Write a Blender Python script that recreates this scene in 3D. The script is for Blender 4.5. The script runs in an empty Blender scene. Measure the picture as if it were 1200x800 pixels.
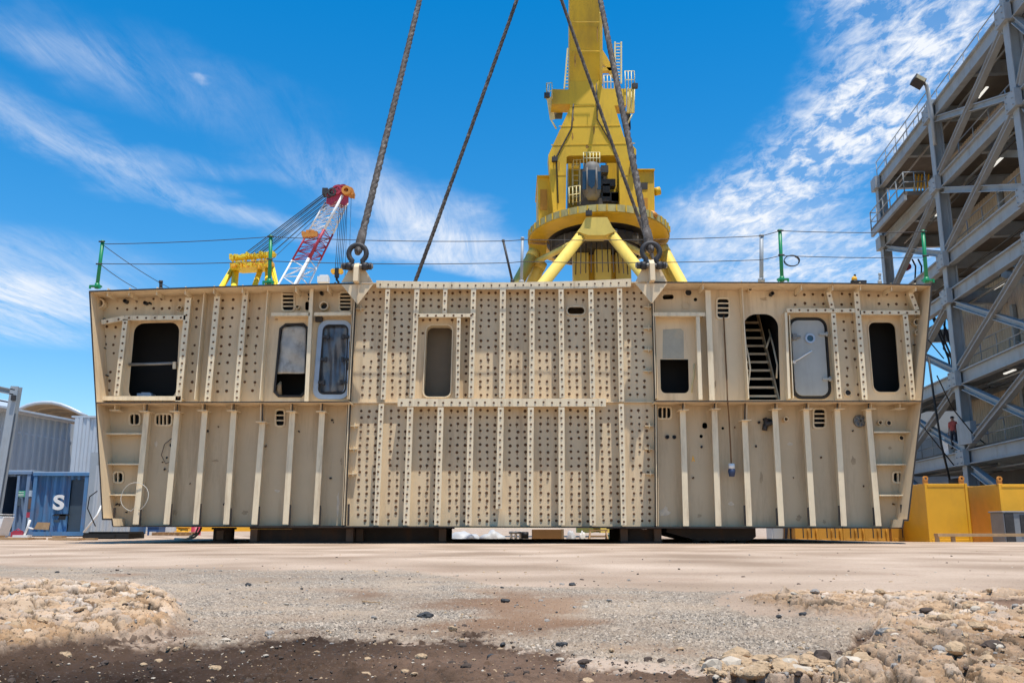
import bpy, bmesh, math, random
import numpy as np
from mathutils import Vector, Matrix
from mathutils.geometry import tessellate_polygon
V = Vector
R = math.radians
rnd = random.Random(11)
scene = bpy.context.scene
COL = scene.collection

# ------------------------------------------------------------------ camera
F = 1050.0                       # focal length in photo pixels (1200 wide)
PITCH = math.atan(218 / F)
CP, SP = math.cos(PITCH), math.sin(PITCH)
H = 0.34
cam = bpy.data.cameras.new('camera')
cam.lens = 36.0 * F / 1200.0
cam.sensor_width = 36.0
cam.clip_start = 0.05
cam.clip_end = 9000
co = bpy.data.objects.new('camera', cam)
COL.objects.link(co)
co.location = (0, 0, H)
co.rotation_euler = (math.pi / 2 + PITCH, 0, 0)
scene.camera = co


def at(px, py, Y):
    """point at depth Y seen at photo pixel (px,py)"""
    xn = (px - 600) / F
    yn = (400 - py) / F
    t = Y / (CP - yn * SP)
    return V((xn * t, Y, H + t * (SP + yn * CP)))


def gat(px, py, z=0.0):
    """ground point seen at photo pixel"""
    xn = (px - 600) / F
    yn = (400 - py) / F
    dz = SP + yn * CP
    t = (z - H) / dz
    return V((xn * t, t * (CP - yn * SP), z))


# ------------------------------------------------------------------ materials
def nodes_of(m):
    m.use_nodes = True
    return m.node_tree.nodes, m.node_tree.links


def mat(name, col, rough=0.6, metal=0.0, var=0.18, vscale=1.5, dirt=None, dirt_amt=0.35, dirt_scale=(3, 3, .6),
        bump=0.0, bscale=30, spec=0.4, emit=None, estr=0.0, alpha=None):
    m = bpy.data.materials.new(name)
    N, L = nodes_of(m)
    b = N['Principled BSDF']
    b.inputs['Roughness'].default_value = rough
    b.inputs['Metallic'].default_value = metal
    b.inputs['Specular IOR Level'].default_value = spec
    tc = N.new('ShaderNodeTexCoord')
    n1 = N.new('ShaderNodeTexNoise')
    n1.inputs['Scale'].default_value = vscale
    n1.inputs['Detail'].default_value = 8
    n1.inputs['Roughness'].default_value = .65
    L.new(tc.outputs['Object'], n1.inputs['Vector'])
    mr = N.new('ShaderNodeMapRange')
    mr.inputs['From Min'].default_value = .25
    mr.inputs['From Max'].default_value = .75
    mr.inputs['To Min'].default_value = 1 - var
    mr.inputs['To Max'].default_value = 1 + var
    L.new(n1.outputs['Fac'], mr.inputs['Value'])
    mul = N.new('ShaderNodeMix')
    mul.data_type = 'RGBA'
    mul.blend_type = 'MULTIPLY'
    mul.inputs['Factor'].default_value = 1
    mul.inputs['A'].default_value = (*col, 1)
    L.new(mr.outputs['Result'], mul.inputs['B'])
    out = mul.outputs['Result']
    if dirt:
        mp = N.new('ShaderNodeMapping')
        mp.inputs['Scale'].default_value = dirt_scale
        L.new(tc.outputs['Object'], mp.inputs['Vector'])
        n2 = N.new('ShaderNodeTexNoise')
        n2.inputs['Scale'].default_value = 1
        n2.inputs['Detail'].default_value = 9
        n2.inputs['Roughness'].default_value = .7
        L.new(mp.outputs['Vector'], n2.inputs['Vector'])
        m2 = N.new('ShaderNodeMapRange')
        m2.inputs['From Min'].default_value = .5
        m2.inputs['From Max'].default_value = .75
        m2.inputs['To Min'].default_value = 0
        m2.inputs['To Max'].default_value = dirt_amt
        L.new(n2.outputs['Fac'], m2.inputs['Value'])
        mx = N.new('ShaderNodeMix')
        mx.data_type = 'RGBA'
        L.new(m2.outputs['Result'], mx.inputs['Factor'])
        L.new(out, mx.inputs['A'])
        mx.inputs['B'].default_value = (*dirt, 1)
        out = mx.outputs['Result']
    L.new(out, b.inputs['Base Color'])
    if bump:
        n3 = N.new('ShaderNodeTexNoise')
        n3.inputs['Scale'].default_value = bscale
        n3.inputs['Detail'].default_value = 6
        L.new(tc.outputs['Object'], n3.inputs['Vector'])
        bp = N.new('ShaderNodeBump')
        bp.inputs['Strength'].default_value = bump
        bp.inputs['Distance'].default_value = .02
        L.new(n3.outputs['Fac'], bp.inputs['Height'])
        L.new(bp.outputs['Normal'], b.inputs['Normal'])
    if emit:
        b.inputs['Emission Color'].default_value = (*emit, 1)
        b.inputs['Emission Strength'].default_value = estr
    if alpha is not None:
        b.inputs['Alpha'].default_value = alpha
    return m


M = {}
RUST = (.11, .045, .02)
M['primer'] = mat('beige_primer', (.71, .555, .355), .55, var=.07, vscale=.9, dirt=(.31, .19, .095), dirt_amt=.6, dirt_scale=(3.4, 3.4, .4), bump=.22, bscale=2.6)
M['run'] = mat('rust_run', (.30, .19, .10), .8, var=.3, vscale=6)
M['primer2'] = mat('beige_primer_stiffener', (.76, .625, .42), .5, var=.08, vscale=2.5, dirt=(.30, .19, .10), dirt_amt=.65, dirt_scale=(6, 6, .7), bump=.05)
M['primer_low'] = mat('beige_primer_dark', (.60, .465, .295), .6, var=.09, vscale=.7, dirt=(.27, .175, .095), dirt_amt=.6, dirt_scale=(2.6, 2.6, .35), bump=.22, bscale=2.2)  # darker, browner tone of the same primer
M['stud'] = mat('rusty_stud', (.115, .055, .024), .8, var=.4, vscale=8)
M['edge'] = mat('dark_cut_edge', (.035, .028, .024), .7, var=.3)
M['inside'] = mat('interior_shade_black', (.009, .008, .007), .8, var=.3)  # near-black: darkness of the unlit rooms put into the colour
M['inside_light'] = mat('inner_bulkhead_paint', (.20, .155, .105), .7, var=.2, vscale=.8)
M['bluegrey'] = mat('bluegrey_door_paint', (.34, .42, .52), .5, var=.12, vscale=4, dirt=(.35, .36, .36), dirt_amt=.4)
M['doorgrey'] = mat('grey_door_paint', (.37, .365, .335), .45, var=.07, vscale=2, dirt=(.2, .17, .13), dirt_amt=.3)
M['gasket'] = mat('black_gasket', (.03, .028, .027), .8)
M['film'] = mat('grey_plastic_film', (.11, .115, .125), .28, var=.45, vscale=3.5, bump=.9, bscale=5, spec=.6)
M['film2'] = mat('pale_plastic_film', (.42, .39, .34), .35, var=.3, vscale=3, dirt=(.10, .065, .045), dirt_amt=.9, dirt_scale=(3, 3, 2), bump=.5, bscale=5)
M['steel'] = mat('dull_steel', (.25, .24, .22), .5, metal=.4, var=.25, vscale=4, dirt=RUST, dirt_amt=.4)
M['darksteel'] = mat('dark_steel', (.045, .042, .042), .6, metal=.2, var=.3, vscale=6)
M['white'] = mat('white_paint', (.76, .75, .72), .5, var=.08, vscale=3)
M['rope'] = mat('worn_wire_rope', (.06, .048, .04), .8, var=.6, vscale=9, dirt=(.33, .30, .27), dirt_amt=.85, dirt_scale=(9, 9, 4), bump=.5)
M['yellow'] = mat('crane_yellow', (.70, .43, .018), .5, var=.10, vscale=.5, dirt=(.24, .13, .03), dirt_amt=.6, dirt_scale=(.55, .55, .12))
M['paleyellow'] = mat('faded_yellow', (.76, .56, .12), .5, var=.10, vscale=.6, dirt=(.3, .2, .06), dirt_amt=.5, dirt_scale=(.5, .5, .15))
M['yellowwhite'] = mat('pale_ladder_paint', (.78, .68, .35), .5)
M['black'] = mat('black_paint', (.015, .015, .016), .6)
M['machinery'] = mat('greasy_machinery', (.05, .043, .035), .6, var=.5, vscale=2)
M['glass'] = mat('dark_glass', (.03, .045, .06), .08, spec=.8)
M['cab'] = mat('cab_paint', (.17, .16, .145), .65, var=.15, vscale=2, dirt=(.2, .12, .05), dirt_amt=.6)
M['red'] = mat('red_paint', (.42, .04, .07), .5, var=.15)
M['boomwhite'] = mat('boom_white', (.82, .82, .80), .5, var=.06)
M['orange'] = mat('orange_paint', (.62, .25, .04), .5, var=.3, vscale=.6)
M['lemon'] = mat('lemon_paint', (.90, .45, .03), .5, var=.1)
M['gyellow'] = mat('gantry_yellow', (.86, .64, .04), .5, var=.12, vscale=.6, dirt=(.35, .24, .03), dirt_amt=.4)
M['pale_scuff'] = mat('pale_scuff', (.66, .56, .42), .7, var=.25, vscale=9)
M['stain'] = mat('brown_stain', (.42, .31, .19), .7, var=.3, vscale=7)
M['bluerope'] = mat('blue_grey_cable', (.05, .09, .14), .6)
M['green'] = mat('green_paint', (.01, .24, .09), .45, var=.1)
M['galv'] = mat('galvanised_grey', (.345, .375, .395), .55, metal=.1, var=.12, vscale=1.2, dirt=(.20, .15, .10), dirt_amt=.6, dirt_scale=(1.2, 1.2, .3))
M['slab'] = mat('floor_underside', (.17, .14, .11), .8, var=.2)
M['clad'] = mat('beige_cladding', (.56, .47, .36), .7, var=.1, vscale=.6, dirt=(.2, .16, .12), dirt_amt=.4)
M['tube'] = mat('strip_light', (.9, .9, .85), .5, emit=(1, .97, .88), estr=.75)
M['shed'] = mat('zinc_sheet', (.43, .455, .475), .5, metal=.1, var=.12, vscale=.4, dirt=(.25, .22, .19), dirt_amt=.35, dirt_scale=(1.5, 1.5, .15))
M['shed2'] = mat('pale_zinc_sheet', (.49, .53, .57), .45, metal=.2, var=.1, vscale=.4)
M['roof'] = mat('tan_roof_sheet', (.50, .40, .28), .7, var=.15)
M['blue'] = mat('container_blue', (.075, .195, .37), .6, var=.2, vscale=1.2, dirt=(.19, .10, .06), dirt_amt=.85, dirt_scale=(2, 2, .5))
M['paleblue'] = mat('container_pale_blue', (.16, .24, .36), .6, var=.15, vscale=1, dirt=(.2, .17, .15), dirt_amt=.4, dirt_scale=(2, 2, .4))
M['darkblue'] = mat('container_recess_blue', (.05, .075, .10), .6, var=.2)
M['signgreen'] = mat('sign_green', (.08, .38, .22), .5)
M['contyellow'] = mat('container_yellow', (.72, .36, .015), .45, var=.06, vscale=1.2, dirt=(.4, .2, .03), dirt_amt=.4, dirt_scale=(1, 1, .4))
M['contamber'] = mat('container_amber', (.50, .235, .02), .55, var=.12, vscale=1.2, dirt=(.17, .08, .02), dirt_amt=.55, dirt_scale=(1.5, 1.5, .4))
M['wood'] = mat('raw_timber', (.42, .27, .14), .75, var=.25, vscale=4)
M['card'] = mat('brown_board', (.33, .165, .06), .8, var=.12)
M['bluerust'] = mat('support_steel', (.05, .035, .03), .8, var=.35, dirt=RUST, dirt_amt=.7)
M['beamend'] = mat('brown_beam_end', (.14, .085, .06), .75, var=.3, dirt=(.05, .035, .03), dirt_amt=.5)
M['rubber'] = mat('black_rubber', (.018, .018, .018), .85)
M['skin'] = mat('skin', (.38, .2, .13), .6)
M['shirt'] = mat('red_check_shirt', (.40, .075, .055), .8, var=.5, vscale=9)
M['trousers'] = mat('dark_work_trousers', (.022, .025, .035), .85)
M['hair'] = mat('dark_hair', (.02, .014, .01), .7)
M['tarp'] = mat('white_tarp', (.50, .51, .52), .5, var=.15, vscale=1.5, bump=.5, bscale=4)
M['hose'] = mat('pale_hose', (.50, .48, .42), .6)
M['cable'] = mat('brown_cable', (.16, .08, .03), .7)
M['rockdark'] = mat('dark_stone', (.055, .055, .055), .85, var=.35, vscale=30, bump=.5, bscale=120)
M['rocktan'] = mat('tan_stone', (.45, .31, .18), .85, var=.3, vscale=25, bump=.6, bscale=90)
M['rockgrey'] = mat('grey_stone', (.31, .275, .235), .85, var=.3, vscale=25, bump=.6, bscale=90)


# ------------------------------------------------------------------ objects
LOC = {}


def tag(o, label=None, cat=None, group=None, kind=None):
    if label: o['label'] = label
    if cat: o['category'] = cat
    if group: o['group'] = group
    if kind: o['kind'] = kind
    return o


def thing(name, label, cat, loc, group=None):
    o = bpy.data.objects.new(name, None)
    o.empty_display_size = .3
    COL.objects.link(o)
    o.location = loc
    LOC[o.name] = V(loc)
    return tag(o, label, cat, group)


class MB:
    def __init__(s):
        s.v = []; s.f = []; s.m = []; s.sm = []

    def add(s, vs, fs, mi=0, smooth=False):
        o = len(s.v)
        s.v += [tuple(p) for p in vs]
        s.f += [tuple(i + o for i in f) for f in fs]
        s.m += [mi] * len(fs)
        s.sm += [smooth] * len(fs)
        return s

    def box(s, c, size, mi=0, rot=None):
        c = V(c); hx, hy, hz = size[0] / 2, size[1] / 2, size[2] / 2
        vs = []
        for x, y, z in ((-1, -1, -1), (1, -1, -1), (1, 1, -1), (-1, 1, -1), (-1, -1, 1), (1, -1, 1), (1, 1, 1), (-1, 1, 1)):
            p = V((x * hx, y * hy, z * hz))
            if rot: p = rot @ p
            vs.append(c + p)
        return s.add(vs, [(0, 3, 2, 1), (4, 5, 6, 7), (0, 1, 5, 4), (1, 2, 6, 5), (2, 3, 7, 6), (3, 0, 4, 7)], mi)

    def beam(s, a, b, w, h, up=(0, 0, 1), mi=0, off=(0, 0)):
        """bar from a to b; h along 'up', w along the other side"""
        a = V(a); b = V(b); d = (b - a).normalized()
        up = V(up); up = (up - d * up.dot(d)).normalized()
        sd = d.cross(up)
        vs = []
        for p in (a, b):
            for i, j in ((-1, -1), (1, -1), (1, 1), (-1, 1)):
                vs.append(p + sd * (i * w / 2 + off[0]) + up * (j * h / 2 + off[1]))
        return s.add(vs, [(0, 1, 2, 3), (7, 6, 5, 4), (0, 4, 5, 1), (1, 5, 6, 2), (2, 6, 7, 3), (3, 7, 4, 0)], mi)

    def ibeam(s, a, b, w, h, tf=.03, tw=.03, up=(0, 0, 1), mi=0):
        s.beam(a, b, w, tf, up, mi, (0, h / 2 - tf / 2))
        s.beam(a, b, w, tf, up, mi, (0, -h / 2 + tf / 2))
        s.beam(a, b, tw, h - 2 * tf - .002, up, mi)
        return s

    def tube(s, pts, r, n=8, mi=0, caps=True, smooth=True):
        pts = [V(p) for p in pts]
        rs = r if isinstance(r, (list, tuple)) else [r] * len(pts)
        vs = []; fs = []
        prev = None
        for i, p in enumerate(pts):
            if i == 0: d = pts[1] - pts[0]
            elif i == len(pts) - 1: d = pts[-1] - pts[-2]
            else: d = (pts[i + 1] - pts[i]).normalized() + (pts[i] - pts[i - 1]).normalized()
            d.normalize()
            if prev is None:
                u = d.orthogonal().normalized()
            else:
                u = (prev - d * prev.dot(d))
                u = u.normalized() if u.length > 1e-6 else d.orthogonal().normalized()
            prev = u
            w = d.cross(u)
            for k in range(n):
                a = 2 * math.pi * k / n
                vs.append(p + (u * math.cos(a) + w * math.sin(a)) * rs[i])
        for i in range(len(pts) - 1):
            for k in range(n):
                k2 = (k + 1) % n
                fs.append((i * n + k, i * n + k2, (i + 1) * n + k2, (i + 1) * n + k))
        s.add(vs, fs, mi, smooth)
        if caps:
            o = len(s.v) - len(vs)
            s.f.append(tuple(o + k for k in range(n))[::-1]); s.m.append(mi); s.sm.append(False)
            e = o + (len(pts) - 1) * n
            s.f.append(tuple(e + k for k in range(n))); s.m.append(mi); s.sm.append(False)
        return s

    def ring(s, c, axis, ro, ri, ln, n=20, mi=0, back=None):
        """hollow pipe from c along axis; back = material index of a disc inside"""
        c = V(c); ax = V(axis).normalized(); u = ax.orthogonal().normalized(); w = ax.cross(u)
        vs = []
        for (rr, t) in ((ro, 0), (ri, 0), (ri, ln), (ro, ln)):
            for k in range(n):
                a = 2 * math.pi * k / n
                vs.append(c + ax * t + (u * math.cos(a) + w * math.sin(a)) * rr)
        fs = []
        for q in range(4):
            q2 = (q + 1) % 4
            for k in range(n):
                k2 = (k + 1) % n
                fs.append((q * n + k, q * n + k2, q2 * n + k2, q2 * n + k))
        s.add(vs, fs, mi, False)
        if back is not None:
            vs = [c + ax * ln * .8 + (u * math.cos(2 * math.pi * k / n) + w * math.sin(2 * math.pi * k / n)) * ri * .999 for k in range(n)]
            s.add(vs, [tuple(range(n))], back)
        return s

    def prism(s, loop, vec, mi=0, mi_side=None):
        loop = [V(p) for p in loop]; vec = V(vec); n = len(loop)
        vs = loop + [p + vec for p in loop]
        s.add(vs, [tuple(range(n)), tuple(range(2 * n - 1, n - 1, -1))], mi)
        o = len(s.v) - 2 * n
        for k in range(n):
            k2 = (k + 1) % n
            s.f.append((o + k, o + n + k, o + n + k2, o + k2)); s.m.append(mi if mi_side is None else mi_side); s.sm.append(False)
        return s

    def holed(s, outer, holes, vec, mi=0, mi_side=None):
        """flat plate with holes, thickened by vec; loops are 3D points on one plane facing -Y"""
        loops = [[V(p) for p in outer]] + [[V(p) for p in h] for h in holes]
        flat = [p for l in loops for p in l]
        tris = tessellate_polygon([[V((p.x, p.z, 0)) for p in l] for l in loops])
        n = len(flat); vec = V(vec)
        vs = flat + [p + vec for p in flat]
        fs = [tuple(t) for t in tris] + [tuple(i + n for i in t[::-1]) for t in tris]
        s.add(vs, fs, mi)
        o = len(s.v) - 2 * n
        b = 0
        for l in loops:
            m = len(l)
            for k in range(m):
                i, j = b + k, b + (k + 1) % m
                s.f.append((o + i, o + n + i, o + n + j, o + j)); s.m.append(mi if mi_side is None else mi_side); s.sm.append(False)
            b += m
        return s

    def stud(s, p, r=.024, ln=.05, mi=1, d=(0, -1, 0)):
        p = V(p); n = 6
        vs = []
        a0 = rnd.random()
        for t, k2 in ((0, 1.0), (ln, .75)):
            for k in range(n):
                a = 2 * math.pi * k / n + a0
                vs.append((p.x + r * k2 * math.cos(a), p.y - t, p.z + r * k2 * math.sin(a)))
        fs = [(k, (k + 1) % n, n + (k + 1) % n, n + k) for k in range(n)] + [tuple(range(n, 2 * n))]
        return s.add(vs, fs, mi)

    def build(s, name, mats, parent=None, fix=True, bevel=0):
        base = V((0, 0, 0))
        if parent is not None: base = LOC[parent.name]
        me = bpy.data.meshes.new(name)
        me.from_pydata([(x - base.x, y - base.y, z - base.z) for x, y, z in s.v], [], s.f)
        if not isinstance(mats, (list, tuple)): mats = [mats]
        for m in mats: me.materials.append(m)
        me.polygons.foreach_set('material_index', s.m)
        me.polygons.foreach_set('use_smooth', s.sm)
        if fix:
            bm = bmesh.new(); bm.from_mesh(me)
            bmesh.ops.recalc_face_normals(bm, faces=bm.faces)
            bm.to_mesh(me); bm.free()
        me.update()
        o = bpy.data.objects.new(name, me)
        COL.objects.link(o)
        LOC[o.name] = base
        if parent is not None: o.parent = parent
        if bevel:
            md = o.modifiers.new('bevel', 'BEVEL'); md.width = bevel; md.segments = 2; md.limit_method = 'ANGLE'
        return o


def alone(mb, name, mats, label, cat, group=None, base=None, **k):
    """a thing that is one mesh, its origin at its base"""
    xs = [p[0] for p in mb.v]; ys = [p[1] for p in mb.v]; zs = [p[2] for p in mb.v]
    b = V(((min(xs) + max(xs)) / 2, (min(ys) + max(ys)) / 2, min(zs))) if base is None else V(base)
    mb.v = [(p[0] - b.x, p[1] - b.y, p[2] - b.z) for p in mb.v]
    o = mb.build(name, mats, None, **k)
    o.location = b
    LOC[o.name] = b
    return tag(o, label, cat, group)


def copy_tree(o, parent=None):
    c = o.copy(); COL.objects.link(c)
    if parent is not None: c.parent = parent
    for ch in list(o.children): copy_tree(ch, c)
    return c


def fillet(poly, r, n=5, only=None):
    """round the corners of a 2D polygon"""
    out = []
    m = len(poly)
    for i in range(m):
        p = V((poly[i][0], poly[i][1])); a = V(poly[i - 1]).to_2d(); b = V(poly[(i + 1) % m]).to_2d()
        rr = r if (only is None or i in only) else 0
        if rr <= 0:
            out.append((p.x, p.y)); continue
        da = (a - p); db = (b - p)
        ra = min(rr, da.length * .49); rb = min(rr, db.length * .49)
        s0 = p + da.normalized() * ra; s1 = p + db.normalized() * rb
        for k in range(n + 1):
            t = k / n
            # blend of circle-like arc (conic weight .7)
            w0 = (1 - t) ** 2; w1 = 2 * t * (1 - t) * .75; w2 = t * t
            q = (s0 * w0 + p * w1 + s1 * w2) / (w0 + w1 + w2)
            out.append((q.x, q.y))
    return out


def inset2(poly, d):
    """scale polygon about its centre so that it shrinks by ~d pixels"""
    cx = sum(p[0] for p in poly) / len(poly); cy = sum(p[1] for p in poly) / len(poly)
    w = max(p[0] for p in poly) - min(p[0] for p in poly); h = max(p[1] for p in poly) - min(p[1] for p in poly)
    return [(cx + (x - cx) * (1 - 2 * d / w), cy + (y - cy) * (1 - 2 * d / h)) for x, y in poly]


def P(poly, Y): return [at(x, y, Y) for x, y in poly]


def inside(p, poly):
    x, y = p; c = False; n = len(poly)
    for i in range(n):
        x1, y1 = poly[i]; x2, y2 = poly[i - 1]
        if (y1 > y) != (y2 > y) and x < (x2 - x1) * (y - y1) / (y2 - y1) + x1: c = not c
    return c


def lerp2(a, b, t): return (a[0] + (b[0] - a[0]) * t, a[1] + (b[1] - a[1]) * t)
# ================================================================== the ship section
DO, DF, DP, DB = 19.66, 20.0, 20.30, 36.0
block = thing('ship_section', 'huge beige primer-painted ship deckhouse section with dotted stiffened wall, standing on low supports', 'ship section', (0, 28, .36))
PR, P2, PL, ST, ED = M['primer'], M['primer2'], M['primer_low'], M['stud'], M['edge']


def lean(x0, y, y0=400):
    return 600 + (x0 - 600) * (1 + (y - y0) / 4900)


# ---- openings (photo pixels, on the plate)
winA = fillet([(158, 379), (210.5, 377.5), (206, 467), (150, 467)], 11)
octB = [(335, 380.5), (355, 380), (360.5, 386), (357.5, 458), (352, 463.5), (327, 463.5), (322, 458), (328.5, 386)]
doorC = fillet([(378.5, 380), (408.5, 380), (405.5, 462), (372, 462)], 7)
winM = fillet([(499.5, 380.5), (530.5, 380.5), (528, 465), (495.5, 465)], 7)
ovalM = fillet([(664.5, 359), (685.5, 359), (685.5, 368.5), (664.5, 368.5)], 4.6)
openD = fillet([(773.5, 421), (806.5, 421), (807.5, 460.5), (774.5, 460.5)], 6, only=(2, 3))
archS = fillet([(870.5, 368), (911.5, 368), (914.5, 468.5), (875.5, 468.5)], 16, only=(0, 1), n=8)
doorE = fillet([(924.5, 373), (967.5, 373), (973.5, 465.5), (930.5, 465.5)], 10)
winF = fillet([(1017, 377), (1049.5, 377), (1056, 459.5), (1024, 459.5)], 8)


def vq(cx, cy, w, h, r=3): return fillet([(cx - w / 2, cy - h / 2), (cx + w / 2, cy - h / 2), (cx + w / 2, cy + h / 2), (cx - w / 2, cy + h / 2)], r)


def disc(cx, cy, r, ry=None, n=14):
    ry = ry or r
    return [(cx + r * math.cos(2 * math.pi * k / n), cy + ry * math.sin(2 * math.pi * k / n)) for k in range(n)]


vents = {  # cx, cy, w, h, bars, vertical bars?
    'ul': [(337.5, 352, 13, 23, 4, 0), (404.5, 353.5, 13, 21, 4, 0)],
    'ur': [(847.5, 361, 13.5, 22, 3, 0)],
    'll': [(157.5, 491, 11, 12, 1, 1), (191.5, 491.5, 18, 12, 3, 1), (328, 489.5, 9.5, 18, 2, 0), (138.5, 559, 10, 11, 1, 1)],
    'lr': [(778.5, 483.5, 15, 12.5, 2, 1), (960.5, 490, 13, 21, 3, 0), (1052, 559, 9.5, 11, 1, 1)]}

# ---- stiffeners: (top, bottom, width px, studs)
SU_L = [((220.8, 349), (209, 470), 7, 1), ((147, 374), (136.5, 463.5), 6, 1), ((254.8, 347), (243, 470), 7, 1), ((288, 340), (277, 470), 6.5, 1), ((365.3, 337), (359, 470), 4.5, 0)]
SU_R = [((829.4, 340), (834.6, 469), 6.5, 0), ((817.7, 371), (821, 468), 4.5, 0), ((971, 342), (975.5, 362), 5.5, 1), ((976.5, 367), (983.6, 467), 5.5, 1), ((1003.6, 342), (1013.5, 468), 6.5, 1),
        ((1060.7, 368), (1070, 468), 6, 1), ((1066.9, 343), (1074.6, 363), 5.5, 1), ((921, 366), (925, 467), 3, 0)]
HU_L = [((119, 377.5), (146, 372.5), 5.5, 1), ((146, 372.5), (217.5, 372), 5.5, 1), ((318, 368.3), (363, 368), 4, 0), ((368, 368), (411, 367.5), 4, 0), ((118, 466.5), (212, 466.5), 5, 0)]
HU_R = [((765, 368.2), (826.5, 368.2), 4.5, 0), ((922, 363.8), (1001.5, 363.8), 5, 1), ((1007.5, 366.2), (1078, 366.2), 5, 1)]
SC_U = [((454.5, 339), (449, 468), 5.5, 1), ((488.7, 339), (483, 466), 6, 1), ((522, 339), (521, 367), 5, 1), ((555, 339), (552, 466), 6, 1), ((589.4, 339), (588.4, 466), 7, 1),
        ((623.6, 339), (623.2, 466), 6, 1), ((657.4, 339), (658.7, 466), 6, 1), ((692.3, 339), (694.5, 466), 6, 1), ((726, 338), (728.4, 470), 6, 1), ((537.7, 372.5), (536, 466), 4.5, 1)]
SC_L = [((447, 473), (441, 615), 6, 1), ((481, 477), (476, 615), 7, 1), ((516.5, 477), (512.4, 615), 7, 1), ((552, 477), (549, 615), 7, 1), ((587, 477), (584.6, 596), 7, 1),
        ((622, 477), (621, 615), 7, 1), ((658, 477), (658.3, 615), 7, 1), ((693.5, 477), (694.7, 615), 7, 1), ((728, 473), (731, 615), 6, 1)]
HC = [((485.5, 369.5), (557, 369.5), 4.2, 1), ((466, 471.5), (710, 471.5), 9.2, 1)]
SL_L = [((172, 483), (159, 614), 6.5, 0), ((207.6, 483), (195, 614), 6.5, 0), ((240, 482), (229.4, 614), 6.5, 0), ((274, 482), (265, 614), 6.5, 0), ((307.6, 495), (298, 614), 6.5, 0), ((342.8, 483), (334.5, 614), 6.5, 0), ((377.6, 483), (370, 614), 6.5, 0)]
SL_R = [((800, 481), (804, 616), 6.5, 0), ((837, 480), (842, 616), 6.5, 0), ((872.6, 493), (878, 616), 6.5, 0), ((908, 480), (915.8, 616), 6.5, 0), ((944.5, 480), (952.8, 616), 6.5, 0), ((981, 480), (989, 616), 6.5, 0), ((1017.5, 480), (1029.5, 616), 6.5, 0)]
HL = [((121, 508), (168, 508), 3, 0), ((123, 543.6), (164, 543.6), 3, 0), ((125, 579.6), (160, 579.6), 3, 0), ((1024, 506), (1073, 506), 3, 0), ((1027, 544), (1069, 544), 3, 0), ((1030, 580), (1066, 580), 3, 0)]


def stiffener(a, b, w, studs, mt, name='stiffener', face=DF, step=8.1, thin=False):
    mb = MB()
    A = at(*a, face); B = at(*b, face)
    wm = w / 51.5
    horiz = abs(b[0] - a[0]) > abs(b[1] - a[1])
    if not thin: mb.beam(A, B, wm, .016, (0, 1, 0))
    dep = DP - face - .012
    mb.beam(A, B, .016 if not thin else .03, dep, (0, 1, 0), 0, (0, dep / 2 + (.009 if not thin else -.008)))
    if not thin and not horiz:          # end plate (tripping bracket) at the head
        pass
    if studs:
        L = math.hypot(b[0] - a[0], b[1] - a[1])
        n = max(2, int(L / (step + (1.2 if horiz else 0))))
        for k in range(n):
            t = (k + .5) / n
            q = lerp2(a, b, t)
            p = at(q[0], q[1], face)
            mb.stud((p.x + rnd.uniform(-.008, .008), face - .009, p.z + rnd.uniform(-.01, .01)), .027, .014)
    return mb.build(name, [mt, ST], block)


def near_line(x, y, lines, d):
    for (a, b, w, s) in lines:
        ax, ay = a; bx, by = b
        L2 = (bx - ax) ** 2 + (by - ay) ** 2
        t = max(0, min(1, ((x - ax) * (bx - ax) + (y - ay) * (by - ay)) / L2))
        if math.hypot(x - ax - t * (bx - ax), y - ay - t * (by - ay)) < d: return True
    return False


def wall(outer, holes, studs, mt, name='wall_panel'):
    mb = MB()
    mb.holed(P(outer, DP), [P(h, DP) for h in holes], (0, .016, 0), 0, 2)
    for (x, y) in studs:
        p = at(x, y, DP)
        mb.stud((p.x, DP - .001, p.z), rnd.uniform(.029, .038), rnd.uniform(.010, .018))
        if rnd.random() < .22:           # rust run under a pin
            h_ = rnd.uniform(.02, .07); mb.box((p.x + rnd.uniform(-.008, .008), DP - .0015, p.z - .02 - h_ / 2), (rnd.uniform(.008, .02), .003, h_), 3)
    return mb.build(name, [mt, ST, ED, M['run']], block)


def fill_studs(region, lines, holes, stepx, stepy, d=5, jx=.8, jy=.6, drop=.06, inv=6):
    xs = [p[0] for p in region]; ys = [p[1] for p in region]
    out = []
    big = [inset2(h, -inv) for h in holes]
    y = min(ys) + stepy * .6
    while y < max(ys) - 3:
        x = min(xs) - 30
        while x < max(xs) + 30:
            xx = lean(x, y) + rnd.uniform(-jx, jx); yy = y + rnd.uniform(-jy, jy)
            if inside((xx, yy), region) and not near_line(xx, yy, lines, d) and not any(inside((xx, yy), h) for h in big) and rnd.random() > drop:
                out.append((xx, yy))
            x += stepx
        y += stepy
    return out


def vent_holes(key): return [vq(v[0], v[1], v[2], v[3]) for v in vents[key]]


# ---- wall panels
ul_outer = [(106.5, 342), (417.2, 333.5), (409.9, 470.5), (113, 472)]
ll_outer = [(113, 472.5), (409.3, 471.2), (403.3, 615.5), (132.5, 615.5), (131, 608), (120.8, 608)]
cu_outer = [(418.6, 333), (762, 331), (766, 470.5), (411.6, 470.8)]
cl_outer = [(411.6, 471.2), (766, 471.2), (766.8, 616.5), (405.6, 616)]
ur_outer = [(764.3, 331.5), (1091, 334), (1080, 469.8), (768, 469.8)]
lr_outer = [(768, 470.6), (1080, 470.6), (1064.5, 609), (1059.5, 609), (1057.8, 617.5), (768.9, 616.5)]

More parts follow.
